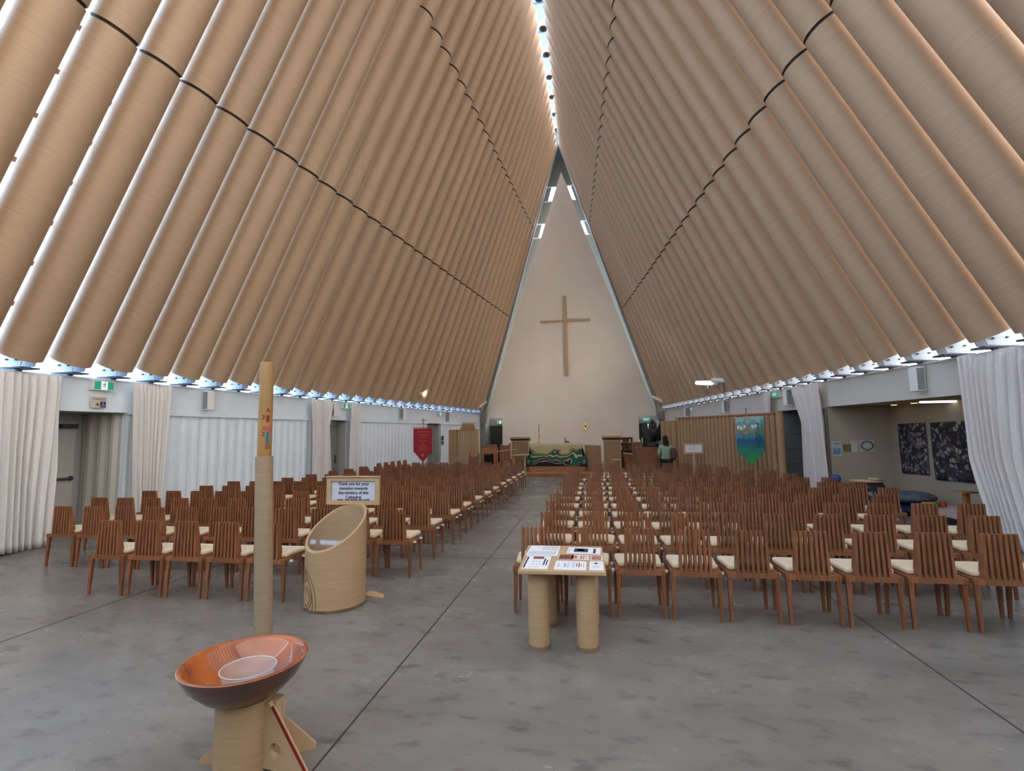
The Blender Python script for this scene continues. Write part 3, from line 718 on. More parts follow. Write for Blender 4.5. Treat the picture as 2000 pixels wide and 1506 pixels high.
curtain('pale curtain between the alcove and the grey doorway', ((XR(13.75) - iw, 13.75), (XR(12.5) - iw, 12.5)), ((XR(13.3) - .2, 13.3), (XR(12.35) - .2, 12.35)), 0.03, 2.78, 11, 0.045, CLOTHG, mid=((XR(13.25) - .16, 13.28), (XR(12.4) - .16, 12.4), 1.85), seed=6)
curtain('narrow pale curtain tied back beside the tube screen', ((XR(15.35) - iw, 15.35), (XR(14.85) - iw, 14.85)), ((XR(15.3) - .2, 15.25), (XR(14.8) - .2, 14.85)), 0.03, 2.78, 4, 0.035, CLOTHG, mid=((XR(15.1) - .18, 15.16), (XR(15) - .18, 14.98), 1.15), seed=7)

# ------------------------------------------------------------------ speakers, exit signs, spotlights, toilet sign
def wall_box(nm, label, cat, X, s, y, z, wy, h, d, m, group):
    r = thing(nm, label, cat, (X(y) - s * 0.0, y, z), math.atan(-(BL if s < 0 else BR)), group); return r
def speaker(X, s, y, label, zt=2.74, h=0.42, w_=0.17):
    ang = math.atan(-(BL if s < 0 else BR)); i_ = -s
    r = thing('wall_speaker', label, 'speaker', (X(y), y, zt - h), ang, 'column speakers under the eaves')
    q = MB(); q.box(min(0.03 * i_, 0.19 * i_), max(0.03 * i_, 0.19 * i_), -w_ / 2, w_ / 2, 0, h); q.build('speaker_cabinet', WHT, r, bevel=0.008)
    q = MB(); q.box(min(0.05 * i_, 0.17 * i_), max(0.05 * i_, 0.17 * i_), -w_ / 2 - 0.006, -w_ / 2 + 0.001, 0.02, h - 0.02); q.build('speaker_grille', GRILL, r)
    q = MB(); q.box(min(0, 0.03 * i_), max(0, 0.03 * i_), -0.03, 0.03, h * 0.4, h * 0.6); q.build('wall_mount', STEELD, r)
for y, lb in ((9.8, 'above the first stretch of corrugated wall'), (14.2, 'above the grey middle doorway'), (18.45, 'near the red banner'), (22.8, 'beyond the far left doorway')):
    speaker(XL, -1, y, 'grey column speaker on the left container wall %s' % lb)
for y, lb in ((9.6, 'above the alcove'), (14.05, 'above the grey doorway and tied curtain'), (18.4, 'above the tube screen'), (22.9, 'nearest the altar gable')):
    speaker(XR, 1, y, 'grey column speaker on the right container wall %s' % lb)

def running_man(parent, x, y, z, h, right, m):
    """small running figure built from strokes in the plane spanned by right and up"""
    R_ = Vector(right); o = Vector((x, y, z)); U = Vector((0, 0, 1)); n = R_.cross(U)
    S = lambda a, b_: o + R_ * (a * h) + U * (b_ * h) + n * 0.002
    q = MB(); q.tube(S(0.08, 0.40), S(0.08, 0.40) + n * 0.004, 0.08 * h, n=12)
    for a, b_ in (((0.03, 0.28), (-0.06, 0.0)), ((-0.06, 0), (0.1, -0.2)), ((0.1, -0.2), (0.06, -0.42)), ((-0.06, 0), (-0.16, -0.18)), ((-0.16, -0.18), (-0.32, -0.2)),
                  ((0.03, 0.26), (-0.2, 0.22)), ((-0.2, 0.22), (-0.28, 0.06)), ((0.03, 0.26), (0.14, 0.1)), ((0.14, 0.1), (0.3, 0.12))):
        q.tube(S(*a), S(*b_), 0.042 * h, n=6)
    q.build('running_figure', m, parent)
def exit_sign(X, s, y, zc, label, word=None, w_=0.36, h=0.17, out=0.1, face=None):
    r = thing('exit_sign', label, 'exit sign', (0, 0, 0), 0, 'green exit signs')
    x = X(y) - s * 0.0; ang = math.atan(BL if s < 0 else BR)
    tdir = Vector((math.sin(ang), math.cos(ang), 0)) if face is None else Vector(face)
    if s > 0 and face is None: tdir = -tdir
    nrm = tdir.cross(Vector((0, 0, 1))); c0 = Vector((x, y, zc))
    if nrm.dot(Vector((-s, 0, 0))) < 0 and face is None: nrm = -nrm
    def slab(d0, d1, a0, a1, b0, b1):
        q = MB(); pts = []
        for bz in (b0, b1):
            for aa, dd in ((a0, d0), (a1, d0), (a1, d1), (a0, d1)): pts.append(c0 + tdir * aa + nrm * dd + Vector((0, 0, bz)))
        return q.hexa(pts)
    slab(0.0, out, -w_ / 2, w_ / 2, -h / 2, h / 2).build('sign_case', WHT, r)
    slab(out, out + 0.004, -w_ / 2 + 0.025, w_ / 2 - 0.012, -h / 2 + 0.015, h / 2 - 0.015).build('green_panel', GREEN, r)
    if word:
        text(word, h * 0.62, c0 + nrm * (out + 0.006), tdir, (0, 0, 1), EXITW, parent=r)
    else:
        slab(out + 0.004, out + 0.007, -0.045, 0.06, -h / 2 + 0.015, h / 2 - 0.015).build('white_panel', EXITW, r)
        p = c0 + nrm * (out + 0.008); running_man(r, p.x + tdir.x * .008, p.y + tdir.y * .008, p.z, 0.13, tdir, mat('figure_teal', srgb(20, 90, 100), .5) if 'figure_teal' not in MATS else MATS['figure_teal'])
exit_sign(XL, -1, 7.64, 2.67, 'green running figure exit sign above the toilet sign, nearest on the left')
exit_sign(XL, -1, 14.85, 2.66, 'green running figure exit sign above the grey middle doorway', w_=0.34)
exit_sign(XL, -1, 21.9, 2.66, 'small green exit sign above the far left doorway behind the red banner', w_=0.34)
exit_sign(XR, 1, 14.75, 2.66, 'green exit sign beside the narrow tied curtain on the right wall', word='EXIT', w_=0.34)
exit_sign(XR, 1, 22.2, 2.62, 'small green exit sign on the right wall beyond the tube screen', word='EXIT', w_=0.34)
exit_sign(lambda y: -5.35, 1, yb - 0.06, 2.36, 'green exit sign over the dark opening left of the altar', face=(1, 0, 0), w_=0.36, out=0.06)
exit_sign(lambda y: 2.92, 1, yb - 0.06, 2.36, 'green EXIT sign over the dark opening right of the altar', word='EXIT', face=(1, 0, 0), w_=0.36, out=0.06)

r = thing('toilet_sign', 'small cream TOILETS sign with a blue accessible symbol under the exit sign', 'sign', (XL(7.6) + 0.02, 7.6, 2.27), -math.atan(BL))
q = MB(); q.box(0, 0.03, -0.12, 0.13, 0, 0.2); q.build('sign_board', mat('sign_cream', srgb(206, 202, 190), 0.5), r)
text('TOILETS', 0.062, (0.032, 0.005, 0.155), (0, 1, 0), (0, 0, 1), mat('brown_ink', srgb(110, 76, 60), .6), parent=r)
q = MB(); q.box(0.03, 0.034, 0.03, 0.12, 0.01, 0.115); q.build('blue_panel', NAVY, r)
q = MB(); q.tube((0.037, 0.075, 0.095), (0.04, 0.075, 0.095), 0.008, n=8); q.path([(0.037, 0.075, 0.088), (0.037, 0.072, 0.06), (0.037, 0.09, 0.055), (0.037, 0.1, 0.03)], 0.004, 6)
q.path([(0.037, 0.072 + 0.022 * math.cos(a_ * PI / 6), 0.042 + 0.022 * math.sin(a_ * PI / 6)) for a_ in range(4, 12)], 0.003, 6); q.build('wheelchair_symbol', WHT, r)
q = MB(); q.poly([(0.032, -0.05, 0.06), (0.032, -0.005, 0.1), (0.032, -0.005, 0.07), (0.032, 0.015, 0.07), (0.032, 0.015, 0.05), (0.032, -0.005, 0.05), (0.032, -0.005, 0.02)], (0.003, 0, 0)); q.build('arrow', mat('brown_ink2', srgb(120, 90, 60), .6), r)

def spot(loc, d, label, L=0.62, r_=0.08, beam=None):
    r = thing('spotlight', label, 'spotlight', loc, 0, 'white tubular spotlights at the eaves')
    d = Vector(d).normalized(); q = MB(); q.tube(-d * L / 2, d * L / 2, r_, n=14); q.build('lamp_body', WHT, r)
    q = MB(); q.tube(d * L / 2, d * (L / 2 + 0.02), r_ * 0.85, n=14); q.build('lamp_glass', mat('lamp_glass', srgb(250, 240, 220), .3) if 'lamp_glass' not in MATS else MATS['lamp_glass'], r)
    q = MB(); q.tube((0, 0, -0.38), (0, 0, 0), 0.015, n=8); q.build('lamp_stem', STEELD, r)
    if beam:      # the lamp's own light, thrown at the altar gable
        tgt, en = beam; ld = bpy.data.lights.new('spot_beam', 'SPOT'); ld.energy = en; ld.spot_size = 1.15; ld.spot_blend = 1.0; ld.shadow_soft_size = 0.12; ld.color = (1.0, 0.93, 0.83)
        lo_ = bpy.data.objects.new('spot_beam', ld); COL.objects.link(lo_); p0 = Vector(loc); dv = (Vector(tgt) - p0).normalized()
        lo_.location = p0 + dv * (L * 0.5 + 0.12); lo_.rotation_mode = 'QUATERNION'; lo_.rotation_quaternion = dv.to_track_quat('-Z', 'Y')
spot((-7.50, 18.2, 3.32), (0.65, 0.75, 0.1), 'white tube spotlight on the left eave, nearer of the middle pair', beam=((0.5, 27.4, 7.5), 260))
spot((-7.18, 19.0, 3.34), (0.65, 0.75, 0.1), 'white tube spotlight on the left eave, farther of the middle pair', L=0.9, beam=((-1.5, 27.4, 3.5), 130))
spot((-6.35, 25.9, 3.3), (0.6, 0.1, 0.75), 'slim white spotlight pointing up at the left gable corner, nearer one', L=0.8, r_=0.06)
spot((-6.0, 26.3, 3.2), (0.7, 0.1, 0.55), 'slim white spotlight pointing up at the left gable corner, farther one', L=0.8, r_=0.06)
spot((4.0, 18.3, 3.36), (-0.75, 0.65, 0.1), 'white tube spotlight on the right eave, farther of the middle pair', L=0.85, beam=((-3.0, 27.4, 7.5), 260))
spot((4.35, 17.5, 3.36), (-0.75, 0.65, 0.1), 'grey white spotlight on the right eave, nearer of the middle pair', L=0.8, beam=((-1.5, 27.4, 3.5), 130))
spot((3.4, 26.2, 3.25), (-0.8, 0.1, 0.45), 'slim white spotlight pointing up at the right gable corner', L=0.9, r_=0.07)

# ------------------------------------------------------------------ candle, font, bin, table (foreground)
r = thing('paschal_candle_stand', 'tall slim cardboard tube stand holding the big candle behind the wooden font', 'candle stand', (-2.40, 3.36, 0))
q = MB(); q.tube((0.045, 0, 0), (0.0, 0, 1.56), 0.062, 0.0605, n=32); q.build('stand_tube', mat('stand_cardboard', srgb(158, 138, 114), .6, nscale=6, namt=.04, stretch=(1, 1, 10)), r)
q = MB(); q.lathe([(0.17, 0), (0.17, 0.03), (0.075, 0.035)], 32, (0.04, 0, 0)); q.build('stand_base', WOODL, r)
cd = thing('paschal_candle', 'thick yellow beeswax candle with red and blue painted cross, standing in the tube', 'candle', (-2.40, 3.36, 1.561))
q = MB(); q.lathe([(0.049, 0), (0.0485, 0.4), (0.0475, 0.685), (0.045, 0.697), (0.03, 0.69), (0.0, 0.688)], 32); q.build('candle_wax', WAX, cd)
q = MB(); q.tube((0, 0, 0.685), (0.002, 0, 0.70), 0.003, n=6); q.build('wick', BLACKM, cd)
ad = math.atan2(-3.36, 2.34)     # direction toward the viewpoint side of the candle
def onwax(da, z, off=0.0492):
    a_ = ad + da; return Vector((math.cos(a_) * off, math.sin(a_) * off, z)), Vector((-math.sin(a_), math.cos(a_), 0))
REDI = mat('candle_red', srgb(136, 40, 34), .5); TEAL = mat('candle_teal', srgb(40, 110, 130), .5); INKD = mat('candle_dark', srgb(86, 52, 36), .6)
for tx, da, z, sz, mm in (('A', 0.35, 0.338, 0.044, REDI), ('\u03a9', 0.38, 0.07, 0.044, REDI), ('2', -0.25, 0.285, 0.042, INKD), ('2', -0.22, 0.162, 0.042, INKD)):
    p, d_ = onwax(da, z); text(tx, sz, p, d_, (0, 0, 1), mm, parent=cd, font_off=0.0006)
def wax_patch(nm, da, z, wd_, h_, mm):
    q = MB(); p, d_ = onwax(da, z, 0.0482); n_ = d_.cross(Vector((0, 0, 1)))
    q.poly([p - d_ * wd_ / 2 - Vector((0, 0, h_ / 2)), p + d_ * wd_ / 2 - Vector((0, 0, h_ / 2)), p + d_ * wd_ / 2 + Vector((0, 0, h_ / 2)), p - d_ * wd_ / 2 + Vector((0, 0, h_ / 2))], n_ * 0.0015); q.build(nm, mm, cd)
wax_patch('painted_cross', 0.36, 0.135, 0.02, 0.085, TEAL); wax_patch('painted_cross', 0.36, 0.275, 0.022, 0.05, REDI); wax_patch('painted_cross', 0.25, 0.205, 0.06, 0.03, mat('candle_pink', srgb(170, 84, 84), .5))
wax_patch('gold_band', 0.36, 0.31, 0.026, 0.008, BRASS); wax_patch('gold_band', 0.37, 0.096, 0.024, 0.008, BRASS); wax_patch('painted_centre', 0.34, 0.225, 0.022, 0.034, mat('candle_orange', srgb(206, 124, 60), .5))

r = thing('font_pedestal', 'cardboard tube pedestal with plywood fins carrying the wooden bowl', 'pedestal', (-1.862, 2.52, 0))
q = MB(); q.tube((0, 0, 0.0), (0, 0, 0.345), 0.142, n=40); q.build('pedestal_tube', CARD2, r)
def fin(ang, L, h, th=0.028, hole=True, strip=True):
    d = Vector((math.cos(ang), math.sin(ang), 0)); n_ = Vector((-math.sin(ang), math.cos(ang), 0)); a0 = 0.135
    S = lambda a, z, o: d * a + n_ * o + Vector((0, 0, z))
    q = MB()
    if hole:
        cx_, cz_, hr = a0 + L * 0.30, h * 0.33, 0.036; K = 16
        outer = []
        tri = [(a0, 0.012), (a0 + L, 0.012), (a0 + L, 0.03), (a0 + 0.03, h), (a0, h)]
        # radial subdivision of the outline toward the hole
        def hit(an):
            dx, dz = math.cos(an), math.sin(an); best = 9
            for (x0, z0), (x1, z1) in zip(tri, tri[1:] + tri[:1]):
                ex, ez = x1 - x0, z1 - z0; den = dx * ez - dz * ex
                if abs(den) < 1e-9: continue
                t_ = ((x0 - cx_) * ez - (z0 - cz_) * ex) / den; u_ = ((x0 - cx_) * dz - (z0 - cz_) * dx) / den
                if t_ > 0 and -1e-6 <= u_ <= 1 + 1e-6: best = min(best, t_)
            return cx_ + dx * best, cz_ + dz * best
        angs = sorted(set([2 * PI * k / K for k in range(K)] + [math.atan2(z - cz_, x - cx_) % (2 * PI) for x, z in tri]))
        nn = len(angs); v = []
        for o_s in (-th / 2, th / 2):
            for an in angs: v.append(S(*hit(an), o_s))
            for an in angs: v.append(S(cx_ + hr * math.cos(an), cz_ + hr * math.sin(an), o_s))
        f = []
        for i in range(nn):
            k_ = (i + 1) % nn
            f += [(i, k_, nn + k_, nn + i), (2 * nn + i, 3 * nn + i, 3 * nn + k_, 2 * nn + k_), (i, 2 * nn + i, 2 * nn + k_, k_), (nn + i, nn + k_, 3 * nn + k_, 3 * nn + i)]
        q.add(v, f)
    else:
        q.poly([S(a0, 0.0, -th / 2), S(a0 + L, 0.0, -th / 2), S(a0 + L, 0.02, -th / 2), S(a0, h, -th / 2)], n_ * th)
    o = q.build('plywood_fin', WOODL, r)
    if not strip: return
    q = MB(); e0 = S(a0 + 0.05, h - 0.02, 0); e1 = S(a0 + L + 0.003, 0.03, 0); dd = (e1 - e0).normalized(); nn_ = n_.cross(dd)
    if nn_.z < 0: nn_ = -nn_
    q.hexa([e0 - n_ * th * .5, e1 - n_ * th * .5, e1 - n_ * (th * .5 + 0.004), e0 - n_ * (th * .5 + 0.004), e0 - n_ * th * .5 + nn_ * .016, e1 - n_ * th * .5 + nn_ * .016, e1 - n_ * (th * .5 + 0.004) + nn_ * .016, e0 - n_ * (th * .5 + 0.004) + nn_ * .016])
    q.build('red_edge_strip', REDP, r)
fin(-0.16, 0.27, 0.335); fin(PI + 0.1, 0.10, 0.11, hole=False, strip=False); fin(0.55, 0.22, 0.26, hole=False, strip=False)
q = MB(); q.box(0.13, 0.19, -0.02, 0.06, 0, 0.33); q.build('plywood_block', WOODL, r)
bw = thing('wooden_bowl', 'large round polished wooden bowl on top of the font pedestal', 'bowl', (-1.865, 2.51, 0.335))
def bowl_prof():
    out = [(0.06, 0.0), (0.12, 0.004), (0.20, 0.045), (0.265, 0.11), (0.3, 0.17), (0.312, 0.197)]
    return out
q = MB(); q.lathe([(0.0, 0.0)] + bowl_prof(), 64, close=False); q.build('bowl_outside', BOWLO, bw)
q = MB(); q.lathe([(0.312, 0.197), (0.308, 0.2), (0.292, 0.2), (0.28, 0.175), (0.24, 0.105), (0.18, 0.06), (0.11, 0.035), (0.0, 0.03)], 64, close=False); q.build('bowl_inside', BOWLI, bw)
gb_ = thing('glass_dish', 'clear flared glass dish resting inside the wooden bowl', 'dish', (-1.86, 2.53, 0.372))
q = MB(); q.lathe([(0.0, 0.0), (0.1, 0.0), (0.112, 0.01), (0.1375, 0.105), (0.134, 0.106), (0.108, 0.016), (0.0, 0.008)], 56, close=False)
q.build('dish_wall', clear('dish_glass', (0.96, 0.97, 0.98, 1), 0.13, 0.06), gb_)
q = MB(); q.lathe([(0.134, 0.104), (0.1395, 0.104), (0.1395, 0.1085), (0.134, 0.1085), (0.134, 0.104)], 56, close=False); q.lathe([(0.098, 0.0), (0.102, 0.0), (0.102, 0.006), (0.098, 0.006)], 56, close=False); q.build('rim_highlight', clear('rim_highlight_white', (0.95, 0.97, 1, 1), 0.5, 0.05), gb_)  # whitish rings added as a painted highlight on rim and foot
q = MB(); q.lathe([(0.0, 0.035), (0.113, 0.036)], 48, close=False); q.build('water', clear('water', (0.92, 0.95, 0.96, 1), 0.03, 0.02), gb_)

# donation bin: slant-cut cylinder with a clear lid
BX, BY, BR_ = -2.65, 4.90, 0.298
sl = lambda x, y: 0.775 + 0.22 * x + 0.66 * y
r = thing('donation_bin', 'slant-topped cardboard cylinder donation bin with clear lid and framed notice', 'donation bin', (BX, BY, 0))
N = 64; v = []
for rr_, zf in ((BR_, 0.0), (BR_, None), (BR_ - 0.026, None), (BR_ - 0.026, 0.02)):
    for i in range(N):
        a_ = 2 * PI * i / N; x, y = rr_ * math.cos(a_), rr_ * math.sin(a_); v.append((x, y, sl(x, y) if zf is None else zf))
q = MB(); q.add(v, [(k * N + i, k * N + (i + 1) % N, (k + 1) * N + (i + 1) % N, (k + 1) * N + i) for k in (0, 2) for i in range(N)], True)
q.add(v, [(N + i, N + (i + 1) % N, 2 * N + (i + 1) % N, 2 * N + i) for i in range(N)]); q.build('bin_body', CARD2, r)
q = MB(); v = [(0.275 * math.cos(2 * PI * i / N), 0.275 * math.sin(2 * PI * i / N), sl(0.275 * math.cos(2 * PI * i / N), 0.275 * math.sin(2 * PI * i / N)) - 0.02) for i in range(N)]
q.add(v, [tuple(range(N))]); q.build('clear_lid', PERSP, r, solid=0.004)
q = MB(); v = [(0.271 * math.cos(2 * PI * i / N), 0.271 * math.sin(2 * PI * i / N), 0.22) for i in range(N)]; q.add(v, [tuple(range(N))]); q.build('bin_floor', CARD2, r)
q = MB(); q.lathe([(BR_ + 0.002, 0.0), (BR_ + 0.002, 0.03)], 64, close=False); q.build('scuffed_base_band', mat('scuff', srgb(120, 106, 92), .9, nscale=12, namt=.2), r)
# engraved curving lines on the bin side
def etched(pts, name='engraved_line'):
    q = MB(); P3 = []
    for aa, z in pts:
        P3.append((math.cos(aa) * (BR_ + 0.0005), math.sin(aa) * (BR_ + 0.0005), z))
    q.path(P3, 0.004, 5); return q
EN = mat('engraving', srgb(112, 84, 58), .8)
a0 = -2.05
def arc(cx_, cz_, R_, t0, t1, n=22): return [(a0 + (cx_ + R_ * math.cos(t0 + (t1 - t0) * i / n)) / BR_, cz_ + R_ * math.sin(t0 + (t1 - t0) * i / n)) for i in range(n + 1)]
eq = MB()
for pts in (arc(-0.33, 0.08, 0.43, -0.14, 0.80), arc(-0.35, 0.08, 0.41, -0.14, 0.85), arc(-0.06, 0.13, 0.075, -2.0, 1.9), arc(-0.06, 0.13, 0.105, -1.2, 1.75),
            [(a0 - 0.25, 0.42), (a0 - 0.1, 0.30), (a0 - 0.3, 0.27), (a0 - 0.25, 0.42)], [(a0 - 0.2, 0.06), (a0 - 0.05, 0.035), (a0 - 0.2, 0.02)]):
    q = etched(pts); eq.add(q.v, q.f, False)
eq.build('engraved_pattern', EN, r)
q = MB(); q.box(-0.26, -0.2, 0.0, 0.05, 0, 0); 
q = MB(); q.box(-0.03, 0.05, 0.29, 0.33, 0.0, 1.0); q.build('sign_post', WOODM, r)
q = MB(); q.poly([(0.15, 0.26, 0.0), (0.43, 0.2, 0.0), (0.40, 0.30, 0.0), (0.2, 0.42, 0.0)], (0, 0, 0.015)); q.build('base_plate', WOODL, r)
# framed notice
sg = thing('framed_notice', 'framed notice thanking for donations, on the post behind the donation bin', 'notice', (-2.615, 5.2, 0.955))
q = MB()
for (xa, xb, za, zb) in ((-0.305, 0.305, 0.255, 0.30), (-0.305, 0.305, 0.0, 0.045), (-0.305, -0.258, 0.045, 0.255), (0.258, 0.305, 0.045, 0.255)): q.box(xa, xb, -0.035, 0.0, za, zb)
q.box(-0.31, 0.31, -0.055, 0.005, 0.296, 0.308); q.build('notice_frame', WOODL, sg)
q = MB(); q.box(-0.26, 0.26, -0.012, 0.0, 0.04, 0.26); q.build('notice_paper', mat('pale_blue_paper', srgb(196, 204, 220), .5), sg)
INK = mat('notice_ink', srgb(38, 40, 72), .6)
for i, ln in enumerate(('Thank you for your', 'donation towards', 'the ministry of this', 'Cathedral')):
    text(ln, 0.046, (0.0, -0.0135, 0.222 - i * 0.048), (1, 0, 0), (0, 0, 1), INK, parent=sg, font_off=0.0009)
q = MB()
for a_, b_ in ((-0.19, -0.12), (-0.10, -0.04), (-0.03, 0.05), (0.06, 0.11), (0.12, 0.19)): q.box(a_, b_, -0.0145, -0.012, 0.046, 0.056)
q.build('small_print', INK, sg)

# table
r = thing('display_table', 'square plywood table on fat cardboard tube legs in front of the right block', 'table', (0, 0, 0))
q = MB(); q.hexa([(-0.615, 3.95, 0.61), (0.062, 3.97, 0.61), (0.045, 4.83, 0.61), (-0.65, 4.82, 0.61), (-0.615, 3.95, 0.642), (0.062, 3.97, 0.642), (0.045, 4.83, 0.642), (-0.65, 4.82, 0.642)]); q.build('tabletop', WOODL, r, bevel=0.006)
for x, y in ((-0.478, 4.13), (-0.095, 4.15), (-0.462, 4.62), (-0.085, 4.63)):
    q = MB(); q.tube((x, y, 0.012), (x, y, 0.612), 0.085, n=40); lg = q.build('leg', CARD2, r)
    q = MB(); q.tube((x, y, 0), (x, y, 0.035), 0.087, n=40); q.build('leg_shoe', mat('leg_shoe', srgb(132, 112, 92), .8) if 'leg_shoe' not in MATS else MATS['leg_shoe'], lg)
def paper(x0, x1, y0, y1, label, z, m, prints, sk=0.0):
    """prints: (u0,u1,v0,v1,mat) in the sheet's own fractions"""
    pr = thing('paper_sheet', label, 'paper', ((x0 + x1) / 2, (y0 + y1) / 2, z), sk, 'papers on the table')
    hx, hy = (x1 - x0) / 2, (y1 - y0) / 2
    q = MB(); q.box(-hx, hx, -hy, hy, 0, 0.0015); q.build('sheet', m, pr)
    for i, (u0, u1, v0, v1, mm) in enumerate(prints):
        q = MB(); q.box(-hx + u0 * 2 * hx, -hx + u1 * 2 * hx, -hy + v0 * 2 * hy, -hy + v1 * 2 * hy, 0.0015, 0.002); q.build('print', mm, pr)
    return pr
PINK = mat('pink_print', srgb(190, 140, 118), .6, nscale=25, namt=.2); BRN = mat('brown_print', srgb(140, 92, 74), .6, nscale=30, namt=.25); LP = mat('light_lines', srgb(180, 186, 200), .6)
lines = lambda n, u0, u1, v0, v1, mm: [(u0 + (u1 - u0) * i / n, u0 + (u1 - u0) * (i + 0.45) / n, v0, v1, mm) for i in range(n)]
ZP = 0.6425
paper(-0.615, -0.34, 4.42, 4.80, 'open white leaflet with faint text at the back left of the table', ZP, PAPER, lines(9, 0.45, 0.97, 0.55, 0.95, LP) + lines(14, 0.05, 0.95, 0.08, 0.42, LP))
paper(-0.595, -0.39, 3.99, 4.40, 'white notice sheet with a brown picture at the front left of the table', ZP, PAPER, [(0.03, 0.1, 0.08, 0.92, PRINT), (0.28, 0.72, 0.76, 0.95, BRN), (0.76, 0.82, 0.3, 0.8, PRINT), (0.87, 0.92, 0.3, 0.7, PRINT)] + lines(3, 0.3, 0.7, 0.5, 0.6, LP) + lines(4, 0.3, 0.7, 0.3, 0.38, LP) + lines(5, 0.25, 0.7, 0.1, 0.16, LP))
paper(-0.34, -0.09, 3.99, 4.26, 'white sheet of centred text lines at the front middle of the table', ZP, PAPER, [(0.1, 0.14, 0.3, 0.7, LP), (0.3, 0.32, 0.3, 0.7, PRINT), (0.35, 0.36, 0.3, 0.7, PRINT), (0.42, 0.43, 0.2, 0.85, PRINT), (0.55, 0.56, 0.15, 0.9, LP), (0.60, 0.61, 0.2, 0.9, PRINT), (0.68, 0.71, 0.35, 0.75, PRINTR), (0.75, 0.79, 0.3, 0.8, PRINTR), (0.83, 0.85, 0.4, 0.7, PRINTR), (0.91, 0.92, 0.3, 0.8, PRINT)])
paper(-0.065, 0.045, 4.0, 4.27, 'narrow white card with a small dark emblem at the front right of the table', ZP, PAPER, [(0.35, 0.6, 0.68, 0.82, PRINT), (0.2, 0.9, 0.74, 0.76, LP), (0.2, 0.7, 0.4, 0.43, PRINTR), (0.2, 0.7, 0.25, 0.28, LP)])
paper(-0.33, 0.045, 4.30, 4.47, 'long pink printed flyer with a face picture across the middle of the table', ZP + .001, mat('flyer', srgb(226, 212, 202), .6), [(0.02, 0.34, 0.04, 0.96, BRN), (0.30, 0.42, 0.2, 0.8, PINK), (0.5, 0.53, 0.2, 0.8, PRINTR), (0.56, 0.58, 0.15, 0.85, PRINTR), (0.62, 0.63, 0.2, 0.8, PINK), (0.70, 0.72, 0.05, 0.95, PRINTR), (0.75, 0.96, 0.1, 0.9, PINK)], sk=-0.03)
paper(-0.265, 0.03, 4.52, 4.76, 'white sheet with a dark landscape photograph at the back right of the table', ZP, PAPER, [(0.2, 0.62, 0.25, 0.8, PRINT), (0.3, 0.5, 0.4, 0.7, PAPER), (0.78, 0.85, 0.1, 0.8, PRINT), (0.05, 0.07, 0.2, 0.7, LP)], sk=-0.04)

# ------------------------------------------------------------------ sanctuary
q = MB(); q.box(-3.95, 2.1, 19.5, 26.5, 0, 0.17); pf = tag(q.build('sanctuary_platform', WOODM), 'low wooden platform at the end of the aisle carrying the altar', 'platform')
q = MB(); q.box(-2.55, -0.42, 19.85, 21.3, 0.17, 0.33); tag(q.build('altar_plinth', WOODM), 'wooden plinth directly under the altar on top of the low platform', 'plinth')
q = MB(); q.box(-3.95, 2.1, 19.48, 19.5, 0.14, 0.17); q.build('step_nosing', WOODL, pf)
r = thing('altar', 'altar table wrapped in a green and cream frontal on the platform', 'altar', (-1.52, 20.4, 0.33))
q = MB(); q.box(-1.0, 1.0, 0.0, 0.75, 0.0, 0.93); q.build('altar_body', WOODL, r)
AF = ramp_mat('altar_frontal', [(0.0, srgb(28, 26, 58)), (0.12, srgb(196, 186, 140)), (0.15, srgb(28, 26, 58)), (0.24, srgb(196, 186, 140)), (0.27, srgb(28, 100, 88)), (0.44, srgb(206, 196, 150)), (0.5, srgb(60, 92, 70)), (0.57, srgb(150, 136, 104)), (0.64, srgb(196, 186, 140)), (0.86, srgb(206, 198, 160))], wave=0.2, scale=2.2, z0=0.0, z1=0.95)
q = MB()
def fr(u, v): x = -1.05 + 2.1 * u; return (x, -0.03 - 0.012 * math.sin(u * 40) * (1 - v), 0.03 + 0.92 * v)
q.grid(fr, 60, 10)
q.grid(lambda u, v: (-1.05 + 2.1 * u, -0.03 + 0.81 * v, 0.95), 4, 2)
for s in (-1, 1):   # side drops that flare outward to a corner
    def sd(u, v, s=s): 
        fl_ = (1 - v) ** 1.3 * 0.22
        return (s * (1.05 + fl_ * (0.5 + 0.5 * math.cos(u * PI)) + 0.015 * math.sin(u * 30)), -0.03 - fl_ * 0.5 * (1 - u) + 0.75 * u, 0.95 - (1 - v) * (0.95 if u > 0.02 else 0.95) )
    q.grid(sd, 16, 10)
q.build('altar_cloth', AF, r, solid=0.006)
GRN = mat('deep_green_cloth', srgb(20, 84, 72), .7, nscale=8, namt=.2)
for s in (-1, 1):
    q = MB(); q.ell((s * 1.12, -0.10, 0.22), (0.14, 0.10, 0.215)); q.build('gathered_corner', GRN, r)
    q = MB(); q.path([(s * 1.12 + 0.06 * (1 - k / 14) * math.cos(k * 0.8), -0.205, 0.2 + 0.1 * (1 - k / 14) * math.sin(k * 0.8)) for k in range(14)], 0.008, 6); q.build('spiral_embroidery', mat('cream_thread', srgb(190, 200, 160), .7) if 'cream_thread' not in MATS else MATS['cream_thread'], r)
